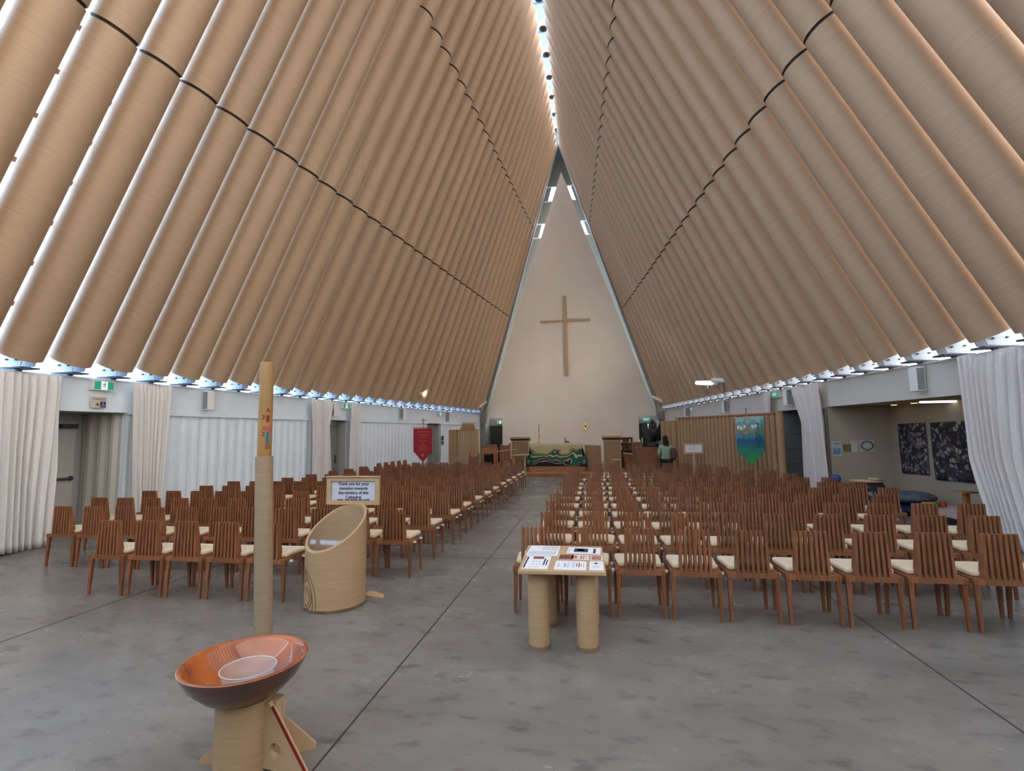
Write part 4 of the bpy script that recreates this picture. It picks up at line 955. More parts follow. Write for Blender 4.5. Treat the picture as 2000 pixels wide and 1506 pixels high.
# brass candlestick and small things on the altar
def candlestick(loc, label, h):
    r = thing('candlestick', label, 'candlestick', loc, 0, 'candlesticks of the sanctuary')
    q = MB(); q.lathe([(0.085, 0), (0.06, 0.02), (0.03, 0.08), (0.015, 0.14), (0.015, h * 0.4), (0.04, h * 0.43), (0.015, h * 0.47), (0.018, h * 0.62), (0.075, h * 0.68), (0.02, h * 0.7)], 24); q.build('brass_stem', BRASS, r)
    q = MB(); q.tube((0, 0, h * 0.7), (0, 0, h), 0.022, 0.016, n=14); q.build('candle_wax', WAX, r)
candlestick((-2.25, 20.75, 1.28), 'tall brass candlestick standing at the left end of the altar', 0.80)
q = MB(); q.lathe([(0.05, 0), (0.012, 0.05), (0.012, 0.16), (0.1, 0.22), (0.04, 0.2), (0.012, 0.24)], 24); 
wc = thing('wall_cross_ornament', 'small brass cross ornament on the white wall right of the candlestick', 'ornament', (-0.43, YG, 1.95))
q = MB(); q.box(-0.045, 0.045, -0.04, -0.005, -0.1, 0.3); q.box(-0.15, 0.15, -0.04, -0.005, 0.03, 0.12); q.build('ornament_cross', BRASS, wc)
q = MB(); q.poly([(-0.12, -0.05, 0.02), (0.12, -0.05, 0.02), (0.03, -0.05, -0.15), (-0.03, -0.05, -0.15)], (0, 0.04, 0)); q.build('ornament_cup', BRASS, wc)
for i, x in enumerate((-1.95, -1.77, -1.6, -1.42)):
    q = MB(); q.box(-0.055, 0.055, -0.05, 0.05, 0, 0.022); o = q.build('folded_napkin', PAPER); o.location = (x, 20.75 + 0.02 * i, 1.29); tag(o, 'small white folded cloth lying on the altar, %s from the candlestick' % ordn(i + 1), 'folded cloth', 'folded cloths on the altar')
r = thing('book_stand', 'small dark wooden book stand at the right part of the altar', 'book stand', (-1.1, 20.72, 1.285))
q = MB(); q.poly([(-0.09, 0, 0), (0.1, 0, 0), (0.1, 0, 0.06), (-0.09, 0, 0.10)], (0, 0.2, 0)); q.build('stand_base', WOOD, r); q = MB(); q.tube((-0.07, 0.1, 0.08), (-0.07, 0.1, 0.22), 0.02, n=10); q.build('stand_knob', BLACK, r)

def corr_body(q, x0, x1, y, z0, z1, n, r_, dirv=(1, 0)):
    for i in range(n):
        x = x0 + (x1 - x0) * (i + 0.5) / n; q.tube((x, y, z0), (x, y, z1), r_, n=14)
def lectern(loc, label, wdt, hb, n, rotz=0):
    r = thing('tube_front_desk', label, 'desk', loc, rotz, 'desks with cardboard tube fronts')
    q = MB(); corr_body(q, -wdt / 2, wdt / 2, 0, 0.0, hb, n, wdt / n / 2 * 0.98); q.build('tube_front', CARD2, r)
    q = MB(); q.box(-wdt / 2, wdt / 2, 0.04, 0.42, 0, hb - 0.05); q.build('desk_body', WOODL, r)
    q = MB(); q.box(-wdt / 2 - 0.02, wdt / 2 + 0.02, -0.06, 0.46, hb, hb + 0.05); q.build('desk_rim', WOODL, r)
    q = MB(); q.hexa([(-wdt / 2 - 0.06, -0.12, hb + 0.14), (wdt / 2 + 0.06, -0.12, hb + 0.14), (wdt / 2 + 0.06, 0.45, hb + 0.04), (-wdt / 2 - 0.06, 0.45, hb + 0.04),
                      (-wdt / 2 - 0.06, -0.12, hb + 0.21), (wdt / 2 + 0.06, -0.12, hb + 0.21), (wdt / 2 + 0.06, 0.45, hb + 0.08), (-wdt / 2 - 0.06, 0.45, hb + 0.08)]); q.build('sloping_top', WOODL, r)
    return r
lectern((-3.12, 21.25, 0.17), 'small lectern with ribbed tube front left of the altar', 0.74, 1.17, 11, 0.06)
lectern((0.72, 20.6, 0.17), 'small lectern with ribbed tube front right of the altar', 0.68, 1.17, 11, -0.06)
r = thing('altar_rail', 'curved rail of thin cardboard tubes between the altar and the right lectern', 'rail', (0, 0, 0.17))
q = MB()
for i in range(12):
    t_ = i / 11; q.tube((-0.35 + 0.6 * t_, 21.0 + 0.55 * t_ * t_, 0), (-0.35 + 0.6 * t_, 21.0 + 0.55 * t_ * t_, 1.0 - 0.06 * t_), 0.034, n=12)
q.build('rail_tubes', CARD2, r)
q = MB(); q.hexa([(-0.45, 20.9, 1.0), (0.3, 21.5, 0.94), (0.25, 21.65, 0.94), (-0.45, 21.05, 1.0), (-0.45, 20.9, 1.04), (0.3, 21.5, 0.98), (0.25, 21.65, 0.98), (-0.45, 21.05, 1.04)]); q.build('rail_cap', WOODL, r)
# pulpit with big half-round tubes
r = thing('pulpit', 'tall pulpit clad with upright cardboard tubes beside the left wall', 'pulpit', (-5.62, 21.35, 0))
q = MB()
for i in range(13):
    a_ = PI + PI * (i + 0.5) / 13; q.tube((0.62 * math.cos(a_), 0.62 * math.sin(a_) * 0.55, 0), (0.62 * math.cos(a_), 0.62 * math.sin(a_) * 0.55, 1.86), 0.064, n=18)
q.build('pulpit_tubes', CARD2, r)
q = MB(); v = [(0.66 * math.cos(PI + PI * i / 16), 0.66 * math.sin(PI + PI * i / 16) * 0.6 - 0.02, 1.86) for i in range(17)] + [(0.66, 0.3, 1.86), (-0.66, 0.3, 1.86)]; q.poly(v, (0, 0, 0.04)); q.build('pulpit_rim', WOODM, r)
q = MB(); q.hexa([(-0.16, -0.1, 1.9), (0.5, -0.1, 1.9), (0.5, 0.2, 1.9), (-0.16, 0.2, 1.9), (-0.02, -0.2, 2.12), (0.5, -0.2, 2.12), (0.5, 0.2, 2.0), (-0.02, 0.2, 2.0)]); q.box(-0.03, 0.52, -0.24, 0.1, 2.12, 2.2); q.build('reading_desk', WOODL, r)
q = MB(); q.path([(-0.72, 0.1, 0.75), (-0.6, 0.2, 1.25)], 0.02, 8); q.build('hand_rail', STEEL, r)

# wooden console desk, stall rail and chairs left of the altar
r = thing('console_desk', 'orange wooden console desk in front of the dark opening left of the altar', 'desk', (-4.3, 20.3, 0))
q = MB(); q.box(-0.30, 0.30, 0, 0.5, 0.88, 1.12); q.build('desk_case', WOODM, r)
q = MB(); q.box(-0.26, 0.26, 0.1, 0.45, 1.12, 1.25); q.build('music_stand', WOOD, r)
for s in (-1, 1):
    q = MB(); q.box(s * 0.25 - 0.04, s * 0.25 + 0.04, 0.0, 0.4, 0, 0.88); q.build('leg', WOODM, r)
q = MB(); q.box(-0.2, 0.2, 0.15, 0.4, 0, 0.8)
q.build('desk_back', BLACKM, r)
r = thing('stall_rail', 'wooden rail with square balusters between console desk and left lectern', 'rail', (-3.50, 19.9, 0.17))
q = MB(); q.hexa([(-0.4, 0, 0.80), (0.42, 0, 0.88), (0.42, 0.08, 0.88), (-0.4, 0.08, 0.80), (-0.4, 0, 0.84), (0.42, 0, 0.92), (0.42, 0.08, 0.92), (-0.4, 0.08, 0.84)]); q.build('top_rail', WOODL, r)
for i in range(7):
    q = MB(); x = -0.36 + i * 0.12; q.box(x - 0.018, x + 0.018, 0.02, 0.055, 0.0, 0.82 + 0.01 * i); q.build('baluster', WOODM, r)
r = thing('side_table', 'small light wooden table at the left corner of the altar platform', 'table', (-2.95, 19.95, 0.17))
q = MB(); q.hexa([(-0.38, -0.2, 0.64), (0.38, -0.2, 0.66), (0.38, 0.25, 0.66), (-0.38, 0.25, 0.64), (-0.38, -0.2, 0.68), (0.38, -0.2, 0.70), (0.38, 0.25, 0.70), (-0.38, 0.25, 0.68)]); q.build('tabletop', WOODL, r)
for x in (-0.25, 0.2):
    q = MB(); q.tube((x, 0, 0), (x, 0, 0.65), 0.045, n=16); q.build('leg', WOODL, r)
HB = [(-3.62, 20.45, 0.17, 'high-backed wooden stall chair left of the ribbed lectern'), (-3.85, 21.6, 0.0, 'high-backed stall chair half hidden behind the left lectern'), (-4.75, 19.6, 0, 'dark-fronted wooden stall chair beside the pulpit')]
for x, y, z, lb in HB:
    r = thing('stall_chair', lb, 'chair', (x, y, z), 0, 'stall chairs of the sanctuary')
    q = MB(); q.box(-0.22, 0.22, 0.0, 0.4, 0.42, 0.46); q.build('seat', WOOD, r)
    q = MB(); q.box(-0.22, -0.14, 0, 0.04, 0.46, 1.12 if y > 20 else 0.95); q.box(0.14, 0.22, 0, 0.04, 0.46, 1.12 if y > 20 else .95); q.box(-0.14, 0.14, 0.01, 0.03, 0.5, 1.05 if y > 20 else .8); q.build('backrest', WOOD, r)
    for sx in (-0.19, 0.19):
        for sy in (0.03, 0.37):
            q = MB(); q.box(sx - .02, sx + .02, sy - .02, sy + .02, 0, 0.42); q.build('leg', WOOD, r)
r = thing('bookcase', 'dark wooden bookcase standing behind the right lectern', 'bookcase', (1.32, 21.6, 0.17))
q = MB(); q.box(-0.3, -0.27, 0, 0.3, 0, 1.3); q.box(0.27, 0.3, 0, 0.3, 0, 1.3); q.box(-0.3, 0.3, 0.28, 0.3, 0, 1.3)
q.build('case', WOOD, r)
for z in (0.02, 0.4, 0.75, 1.05, 1.28):
    q = MB(); q.box(-0.28, 0.28, 0, 0.29, z, z + 0.025); q.build('shelf', WOOD, r)
bk = [(1.12, 0.75, 0.2, srgb(230, 230, 225)), (1.2, 0.75, 0.17, srgb(120, 60, 50)), (1.38, 0.75, 0.2, srgb(70, 60, 50)), (1.5, 1.05, 0.15, srgb(200, 190, 170)), (1.15, 1.05, 0.17, srgb(225, 225, 220))]
for i, (x, z, h, cc) in enumerate(bk):
    q = MB(); q.box(-0.035, 0.035, 0, 0.15, 0, h); o = q.build('shelved_book', mat('book_%d' % i, cc, .7)); o.location = (x, 21.66, 0.17 + z + 0.025)
    tag(o, '%s book in the dark bookcase, %s of its shelf' % (('white', 'red-brown', 'dark brown', 'beige', 'cream')[i], ('leftmost on the middle part', 'second', 'third', 'right end', 'top left')[i]), 'book', 'books in the bookcase')
r = thing('stall_desk', 'pale bench desk beside the bookcase right of the altar', 'desk', (1.6, 20.4, 0.17))
q = MB(); q.hexa([(-0.45, 0, 0.66), (0.45, 0, 0.58), (0.45, 0.3, 0.58), (-0.45, 0.3, 0.66), (-0.45, 0, 0.70), (0.45, 0, 0.62), (0.45, 0.3, 0.62), (-0.45, 0.3, 0.70)]); q.build('desk_top', WOODL, r)
q = MB(); q.box(-0.42, 0.42, 0.02, 0.06, 0, 0.62); q.build('desk_front', WOOD, r)
q = MB(); q.box(-0.18, 0.18, -0.18, 0.18, 0.44, 0.48); q.box(-.16, -.12, -.16, -.12, 0, .44); q.box(.12, .16, -.16, -.12, 0, .44); q.box(-.16, -.12, .12, .16, 0, .44); q.box(.12, .16, .12, .16, 0, .44)
o = q.build('wooden_stool', WOODL); o.location = (0.85, 19.9, 0.17); tag(o, 'low wooden stool in front of the right lectern', 'stool')

# ------------------------------------------------------------------ tube screen on the right
A_, B_ = Vector((2.72, 16.95)), Vector((4.62, 13.75)); dS = (B_ - A_).normalized(); nS = Vector((dS.y, -dS.x))
if nS.y > 0: nS = -nS
r = thing('tube_screen', 'long screen of upright brown cardboard tubes along the right wall', 'screen', (0, 0, 0))
LS = (B_ - A_).length; nt_ = 25
for i in range(nt_):
    p = A_ + dS * (LS * (i + 0.5) / nt_); q = MB(); q.tube((p.x, p.y, 0), (p.x, p.y, 2.1), LS / nt_ / 2 * 0.98, n=20); q.build('screen_tube', MATS['screen_card'] if 'screen_card' in MATS else mat('screen_card', srgb(168, 132, 98), .6, nscale=5, namt=.06, stretch=(1, 1, 6), rnd=.05), r)
c0, c1 = A_ - dS * .02, B_ + dS * .02
q = MB(); q.hexa([(*(c0 + nS * .1), 2.1), (*(c1 + nS * .1), 2.1), (*(c1 - nS * .12), 2.1), (*(c0 - nS * .12), 2.1), (*(c0 + nS * .1), 2.14), (*(c1 + nS * .1), 2.14), (*(c1 - nS * .12), 2.14), (*(c0 - nS * .12), 2.14)]); q.build('screen_cap', WOODM, r)
for i in range(3):    # end return tubes seen beside the person
    p = A_ + Vector((-0.14 * i - 0.1, 0.25 * i + .1)); q = MB(); q.tube((p.x, p.y, 0), (p.x, p.y, 2.05), 0.09, n=20); q.build('end_tube', MATS['screen_card'], r)
q = MB(); e = B_ + dS * 0.12; q.tube((e.x, e.y, 0), (e.x, e.y, 2.14), 0.09, n=20); q.build('corner_post', MATS['screen_card'], r)
fp = A_ + dS * 1.45 + nS * 0.12
r = thing('framed_sign', 'small wood framed sign on a stand in front of the tube screen', 'sign', (2.86, 15.3, 0), 0)
ang = math.atan2(-0.35, 1)
q = MB()
for (xa, xb, za, zb) in ((-.28, .28, 1.29, 1.34), (-.28, .28, 1.03, 1.08), (-.28, -.23, 1.08, 1.29), (.23, .28, 1.08, 1.29)): q.box(xa, xb, -.02, .02, za, zb)
q.build('sign_frame', WOODL, r); q = MB(); q.box(-.23, .23, -.005, .015, 1.08, 1.29); q.build('sign_paper', PAPER, r)
q = MB()
for i, (a_, b_) in enumerate(((-.1, .1), (-.15, .15), (-.17, .17), (-.12, .12))): q.box(a_, b_, -.0065, -.005, 1.25 - i * .04, 1.262 - i * .04)
q.build('sign_print', LP, r)
q = MB(); q.box(-.03, .03, .02, .05, 0, 1.05); q.box(-.15, .15, -.1, .15, 0, .02); q.build('sign_stand', WOODL, r)

# ------------------------------------------------------------------ banners
def banner_outline(w_, h, tip): return [(-w_ / 2, h), (w_ / 2, h), (w_ / 2, tip), (0, 0), (-w_ / 2, tip)]
r = thing('red_banner', 'red pennant banner with gold lettering hanging from a cross-topped pole', 'banner', (-6.5, 18.5, 0))
q = MB(); q.tube((0, 0.05, 0.0), (0, 0.05, 2.34), 0.015, n=10); q.box(-0.09, 0.09, 0.04, 0.06, 2.26, 2.28); q.tube((0, .05, 0), (0, .05, .03), .16, n=16); q.build('pole', WOODM, r)
q = MB(); q.tube((-0.42, 0, 1.985), (0.42, 0, 1.985), 0.014, n=8); q.path([(-0.28, 0, 1.99), (0, 0.03, 2.18), (0.28, 0, 1.99)], 0.004, 5); q.build('cross_rod', WOOD, r)
q = MB(); q.poly([(x, -0.01, z + 0.66) for x, z in banner_outline(0.76, 1.29, 0.42)], (0, 0.008, 0)); q.build('banner_cloth', RED, r)
q = MB(); rg = random.Random(5)
for zz, wd_ in ((1.82, .4), (1.70, .36), (1.60, .3), (1.46, .26), (1.36, .1), (1.28, .3), (1.2, .3), (1.12, .26)):
    x = -wd_ / 2
    while x < wd_ / 2:
        dx = rg.uniform(.02, .05); pts = [(x + dx * k / 4, -0.014, zz + rg.uniform(-.03, .03)) for k in range(5)]; q.path(pts, 0.0045, 4); x += dx + 0.01
q.build('gold_lettering', GOLD, r)
q = MB(); q.box(-.02, .02, -.016, -.011, .86, .99); q.box(-.06, .06, -.016, -.011, .905, .945); q.build('gold_cross', GOLD, r)
q = MB(); q.tube((0, -.005, .6), (0, -.005, .66), .02, .03, n=8); q.ell((0, -.005, .585), (.03, .02, .03)); q.build('tassel', RED, r)

BB = ramp_mat('banner_landscape', [(0.0, srgb(40, 150, 70)), (0.2, srgb(44, 130, 110)), (0.36, srgb(34, 110, 120)), (0.46, srgb(20, 92, 148)), (0.56, srgb(52, 142, 170)), (0.66, srgb(140, 150, 122)), (0.76, srgb(104, 176, 196)), (0.88, srgb(150, 196, 206))], wave=0.08, scale=7.0, z0=0.84, z1=2.02, rough=.7)
r = thing('blue_banner', 'blue and green pointed banner with fern leaves in front of the tube screen', 'banner', (3.77, 13.0, 0), 0.0)
q = MB(); q.tube((-0.02, .05, 0.0), (-0.05, 0.05, 2.24), 0.014, n=10); q.tube((0, .05, 0), (0, .05, .03), .16, n=16); q.build('pole', WOODM, r)
q = MB(); q.tube((-.37, 0, 2.0), (.37, 0, 2.03), .012, n=8); q.build('cross_rod', WOODL, r)
q = MB(); q.poly([(x, -.008, z + .84 + (x * .04)) for x, z in banner_outline(.64, 1.17, .35)], (0, .008, 0)); q.build('banner_cloth', BB, r)
FERN = mat('fern_green', srgb(8, 78, 66), .7)
q = MB()
for i in range(11):
    z = 1.27 + i * .055; x1 = .25 + .01 * math.sin(i); L_ = .17 - .008 * abs(i - 4); dz = .03 + .005 * i
    q.poly([(x1 + .05, -.012, z), (x1 - L_ * .5, -.012, z + dz * .3 + .018), (x1 - L_, -.012, z + dz), (x1 - L_ * .5, -.012, z + dz * .3 - .014)][::-1], (0, .003, 0))
q.path([(.3, -.011, 1.2), (.31, -.011, 1.6), (.26, -.011, 1.95)], .006, 5); q.build('fern_leaves', FERN, r)
q = MB()
for (x, z, a_) in ((-.27, 1.76, 0), (-.2, 1.74, .5), (-.12, 1.78, -.7), (.06, 1.78, .2), (.13, 1.79, -.3)):
    c_, s_ = math.cos(a_), math.sin(a_); q.poly([(x + u * c_ - w2 * s_, -.0125, z + u * s_ + w2 * c_) for u, w2 in ((0, -.06), (.03, 0), (.02, .05), (-.02, .05), (-.03, 0))], (0, .003, 0))
q.build('white_petals', PAPER, r)
q = MB()
for (cx_, cz_, R_) in ((-.2, 1.56, .07), (0.02, 1.55, .09), (-.05, 1.9, .08), (.1, 1.72, .13), (-.2, 1.77, .12)): q.path([(cx_ + R_ * math.cos(k * PI / 7), -.0135, cz_ + R_ * math.sin(k * PI / 7)) for k in range(15)], .008, 5)
q.build('tan_tracery', mat('tan_thread', srgb(168, 134, 92), .7), r)

# ------------------------------------------------------------------ eagle lectern, candles, person
r = thing('eagle_lectern', 'black carved eagle with raised wings on a dark plinth right of the altar', 'lectern', (2.06, 18.3, 0)); r.scale = (1.06, 1.06, 1.03)
q = MB(); q.lathe([(0.24, 0), (0.22, 0.06), (0.07, 0.12), (0.06, 1.0), (0.2, 1.1), (0.22, 1.2), (0.1, 1.3)], 24); q.build('plinth', BLACK, r)
rotm = Matrix.Rotation(0.25, 3, 'X')
q = MB(); q.ell((0.02, 0, 1.52), (0.13, 0.14, 0.27), rot=rotm); q.ell((0.0, -0.05, 1.82), (0.06, 0.06, 0.16)); q.ell((0, -0.07, 1.98), (0.065, 0.08, 0.07)); q.tube((0, -0.12, 1.98), (0, -0.2, 1.95), 0.025, 0.005, n=8); q.build('eagle_body', BLACK, r)
for s in (-1, 1):
    pts = [(0.08, 1.35), (0.16, 1.28), (0.30, 1.42), (0.36, 1.62), (0.33, 1.84), (0.26, 1.95), (0.20, 1.88), (0.14, 1.74), (0.06, 1.7)]
    q = MB(); q.poly([(s * x * (0.95 if s < 0 else 1.1), -0.03 + 0.15 * x, z) for x, z in pts], (0, 0.05, 0)); q.build('wing', BLACK, r, bevel=0.012)
def standing_candle(loc, label, h):
    r = thing('floor_candlestick', label, 'candlestick', loc, 0, 'thin black floor candlesticks')
    q = MB(); q.tube((0, 0, 0), (0, 0, h), 0.012, n=8); q.lathe([(0.13, 0), (0.1, 0.02), (0.012, 0.03)], 16); q.lathe([(0.07, h * 0.88), (0.07, h * 0.9)], 14); q.build('stem', BLACKM, r)
    q = MB(); q.tube((0, 0, h), (0, 0, h + 0.12), 0.02, n=10); q.build('candle_wax', PAPER, r)
    q = MB(); q.ell((0, 0, h + 0.15), (0.012, 0.012, 0.03), 8, 6); q.build('flame', mat('flame', srgb(255, 230, 170), .5, emit=(1, .8, .45, 1), estr=4) if 'flame' not in MATS else MATS['flame'], r)
standing_candle((2.48, 18.2, 0), 'thin black floor candlestick between the eagle and the tube screen', 1.86)
standing_candle((1.98, 18.9, 0), 'thin floor candlestick with lit candle left of the eagle', 1.80)
r = thing('votive_stand', 'wooden votive candle stand left of the eagle lectern', 'candle stand', (1.50, 18.3, 0))
q = MB(); q.box(-.16, .22, 0, .3, 1.28, 1.33); q.box(-.15, .2, .05, .25, 0, 1.28); q.build('stand_box', WOOD, r)
for i, (x, z, h) in enumerate(((-.1, 1.33, .1), (0.02, 1.33, .12), (.12, 1.33, .09), (.2, 1.33, .16))):
    q = MB(); q.tube((0, 0, 0), (0, 0, h), .018, n=10); o = q.build('votive_candle', PAPER); o.location = (1.50 + x, 18.35, z); tag(o, 'small white votive candle on the wooden stand, %s toward the eagle' % ordn(i + 1), 'candle', 'votive candles')
r = thing('prayer_desk', 'reddish wooden panelled desk below the eagle lectern', 'desk', (1.95, 17.6, 0))
q = MB(); q.box(-.5, .42, 0, .35, 0, 1.12); q.build('desk_body', WOOD, r); q = MB()
q.box(-.54, .46, -.03, .38, 1.12, 1.16); q.build('desk_top', WOOD, r)
r = thing('dark_shelf_unit', 'red-brown shelf unit behind the person beside the tube screen', 'shelf', (2.62, 17.9, 0))
q = MB(); q.box(-.2, .2, 0, .3, 0, 1.35); q.box(-.2, .2, .2, .3, 1.35, 1.75); q.build('cabinet', WOOD, r)
q = MB(); q.box(-.2, .2, -.02, .2, 1.52, 1.55); q.build('shelf', WOOD, r)

# person, back view, leaning slightly over a bundle; legs hidden behind chairs
def skin_mesh(name, verts, edges, radii, m, parent, levels=2, root=0):
    me = bpy.data.meshes.new(name); me.from_pydata(verts, edges, []); me.update(); me.materials.append(m)
    o = bpy.data.objects.new(name, me); COL.objects.link(o); o.parent = parent
    md = o.modifiers.new('skin', 'SKIN'); md.use_smooth_shade = True
    me_sk = me.skin_vertices[0].data if len(me.skin_vertices) else None
    if me_sk:
        for i, r0 in enumerate(radii): me_sk[i].radius = (r0, r0) if not isinstance(r0, tuple) else r0; me_sk[i].use_root = (i == root)
    s_ = o.modifiers.new('sub', 'SUBSURF'); s_.levels = levels; s_.render_levels = levels
    return o
pp = thing('person', 'person with long black hair in pale green top and dark trousers holding a bag', 'person', (2.22, 16.35, 0)); pp.scale = (0.93, 0.93, 0.96)
V = [(0, 0, .86), (0, 0, 1.02), (0, .0, 1.18), (0, .01, 1.30), (0, .02, 1.38), (0, .04, 1.46),              # 0-5 pelvis..neck..head base
     (-.09, 0, .80), (-.1, .03, .45), (-.1, -.01, .08), (-.1, .12, .04),                                    # 6-9 left leg
     (.09, 0, .80), (.1, .05, .45), (.1, 0, .08), (.1, .14, .04),                                           # 10-13 right leg
     (-.15, .01, 1.27), (-.21, .03, 1.06), (-.14, .18, .94), (-.08, .24, .95),                              # 14-17 left arm, hand
     (.15, .01, 1.27), (.22, .03, 1.06), (.2, .2, .95), (.15, .26, .95)]
Ed = [(0, 1), (1, 2), (2, 3), (3, 4), (4, 5), (0, 6), (6, 7), (7, 8), (8, 9), (0, 10), (10, 11), (11, 12), (12, 13), (3, 14), (14, 15), (15, 16), (16, 17), (3, 18), (18, 19), (19, 20), (20, 21)]
Rr = [.13, .12, .14, .12, .055, .06, .09, .062, .04, .035, .09, .062, .04, .035, .06, .048, .036, .03, .06, .048, .036, .03]
skin_mesh('body', V, Ed, Rr, SKIN, pp)
q = MB(); q.ell((0, .05, 1.50), (.078, .095, .115)); q.ell((0, .145, 1.49), (.014, .02, .02)); q.ell((-.08, .05, 1.49), (.012, .02, .03)); q.ell((.08, .05, 1.49), (.012, .02, .03)); q.build('head', SKIN, pp)
q = MB(); q.ell((0, .025, 1.535), (.095, .105, .10)); q.ell((0, -.05, 1.40), (.10, .055, .19)); q.ell((.03, -.06, 1.28), (.08, .04, .12)); q.build('hair', BLACKM, pp)
TOP = mat('pale_green_cloth', srgb(150, 176, 150), .85, nscale=20, namt=.1)
skin_mesh('top', [(0, 0, .84), (0, 0, 1.0), (0, 0, 1.18), (0, .01, 1.30), (-.16, .01, 1.27), (-.22, .03, 1.06), (-.155, .16, .95), (.16, .01, 1.27), (.23, .03, 1.06), (.205, .18, .96)],
          [(0, 1), (1, 2), (2, 3), (3, 4), (4, 5), (5, 6), (3, 7), (7, 8), (8, 9)], [.165, .15, .165, .14, .085, .066, .055, .085, .066, .055], TOP, pp)
skin_mesh('trousers', [(0, 0, .86), (-.1, 0, .78), (-.105, .03, .45), (-.105, -.01, .1), (.1, 0, .78), (.105, .05, .45), (.105, 0, .1)], [(0, 1), (1, 2), (2, 3), (0, 4), (4, 5), (5, 6)], [.16, .12, .085, .07, .12, .085, .07], BLACKM, pp)
q = MB()
for s in (-1, 1): q.ell((s * .1, .06, .045), (.05, .13, .045))
q.build('shoe_pair', BLACK, pp)
q = MB(); q.ell((.23, -.02, .98), (.13, .09, .2)); q.path([(.18, -.02, 1.15), (.05, -.12, 1.28), (-.1, -.08, 1.3)], .014, 8); o = q.build('shoulder_bag', mat('mauve_bag', srgb(110, 78, 84), .8, nscale=10, namt=.2)); o.location = (2.2, 16.35, 0)
tag(o, 'mauve cloth bag hanging from the shoulder of the person', 'bag')

# ------------------------------------------------------------------ alcove contents
nx = XR(12.5)
def poster(x0, x1, z0, z1, label, m, extra=()):
    r = thing('wall_poster', label, 'poster', (0, 12.5, 0), 0, 'posters on the alcove side wall')
    q = MB(); q.box(x0, x1, -.006, -.001, z0, z1); q.build('poster_sheet', m, r)
    for (a_, b_, c_, d_, mm) in extra:
        q = MB(); q.box(a_, b_, -.009, -.006, c_, d_); q.build('poster_print', mm, r)
BLU = mat('soft_blue_print', srgb(120, 150, 178), .7, nscale=10, namt=.25)
poster(5.36, 5.56, 1.08, 1.41, 'white and blue poster, first in the row beside the curtain', mat('poster_white', srgb(176, 186, 188), .7), ((5.38, 5.54, 1.12, 1.26, BLU), (5.40, 5.52, 1.34, 1.37, BLU)))
poster(5.60, 5.76, 1.17, 1.34, 'small landscape picture in warm brown and green, second in the row', mat('poster_land', srgb(132, 112, 62), .7, nscale=8, namt=.3))
poster(5.765, 5.90, 1.16, 1.42, 'plain white poster with faint text, third in the row', mat('poster_plain', srgb(190, 182, 176), .7), ((5.78, 5.88, 1.36, 1.375, LP), (5.78, 5.88, 1.31, 1.32, LP)))
poster(5.945, 6.25, 1.18, 1.43, 'white sheet with a ring of dark green leaves, last in the row', mat('poster_leaf', srgb(188, 190, 184), .7))
r = thing('leaf_wreath_print', '', '', (0, 0, 0)); bpy.data.objects.remove(r)
q = MB()
for k in range(14):
    a_ = 2 * PI * k / 14; cx_, cz_ = 6.10 + .12 * math.cos(a_), 1.305 + .095 * math.sin(a_); q.ell((cx_, 12.49, cz_), (.026, .003, .016), 8, 6, Matrix.Rotation(-a_, 3, 'Y'))
o = q.build('leaf_ring', mat('leaf_dark', srgb(46, 62, 58), .8)); o.parent = [x for x in bpy.data.objects if x.name.startswith('wall_poster') and 'ring of dark' in x.get('label', '')][0]; o.location = (0, -12.5, 0)

def tapestry(y0, y1, z0, z1, label, m):
    a_ = Vector((XR(y0) + nb - .02, y0)); b_ = Vector((XR(y1) + nb - .02, y1))
    q = MB(); q.grid(lambda u, v: (a_.x + (b_.x - a_.x) * u - .012 - .008 * math.sin(u * 9 + v * 3), a_.y + (b_.y - a_.y) * u, z0 + (z1 - z0) * v + .02 * (u - .5)), 12, 12)
    o = q.build('tapestry', m, solid=.006); tag(o, label, 'wall hanging', 'dark hangings on the alcove back wall')
tapestry(12.25, 11.5, .72, 1.79, 'dark mosaic-patterned hanging nearer the alcove corner', glass_mosaic('mosaic_fine', 15))
tapestry(11.35, 10.4, .66, 1.8, 'wider dark mosaic-patterned hanging beside the pale curtain', glass_mosaic('mosaic_wide', 11))
for i, (x, y) in enumerate(((6.45, 12.0), (6.45, 11.3))):
    r = thing('downlight', 'small yellow glowing downlight in the alcove ceiling, %s' % ('nearer the corner' if i == 0 else 'next to the light strip'), 'ceiling light', (x, y, 2.19), 0, 'alcove downlights')
    q = MB(); q.lathe([(.075, 0), (.075, .012)], 20); q.build('rim', WHT, r); q = MB(); q.lathe([(.055, -.003), (.055, .0)], 20)
    q.build('lamp_disc', MATS['warm_lamp'] if 'warm_lamp' in MATS else mat('warm_lamp', srgb(255, 220, 130), .5, emit=(1, .72, .25, 1), estr=2.5), r)
q = MB(); q.box(6.25, 7.1, 10.7, 10.8, 2.165, 2.2); o = q.build('light_strip', mat('strip_light', srgb(250, 245, 235), .5, emit=(1, .95, .85, 1), estr=1.2)); tag(o, 'thin white light strip across the alcove ceiling', 'ceiling light')
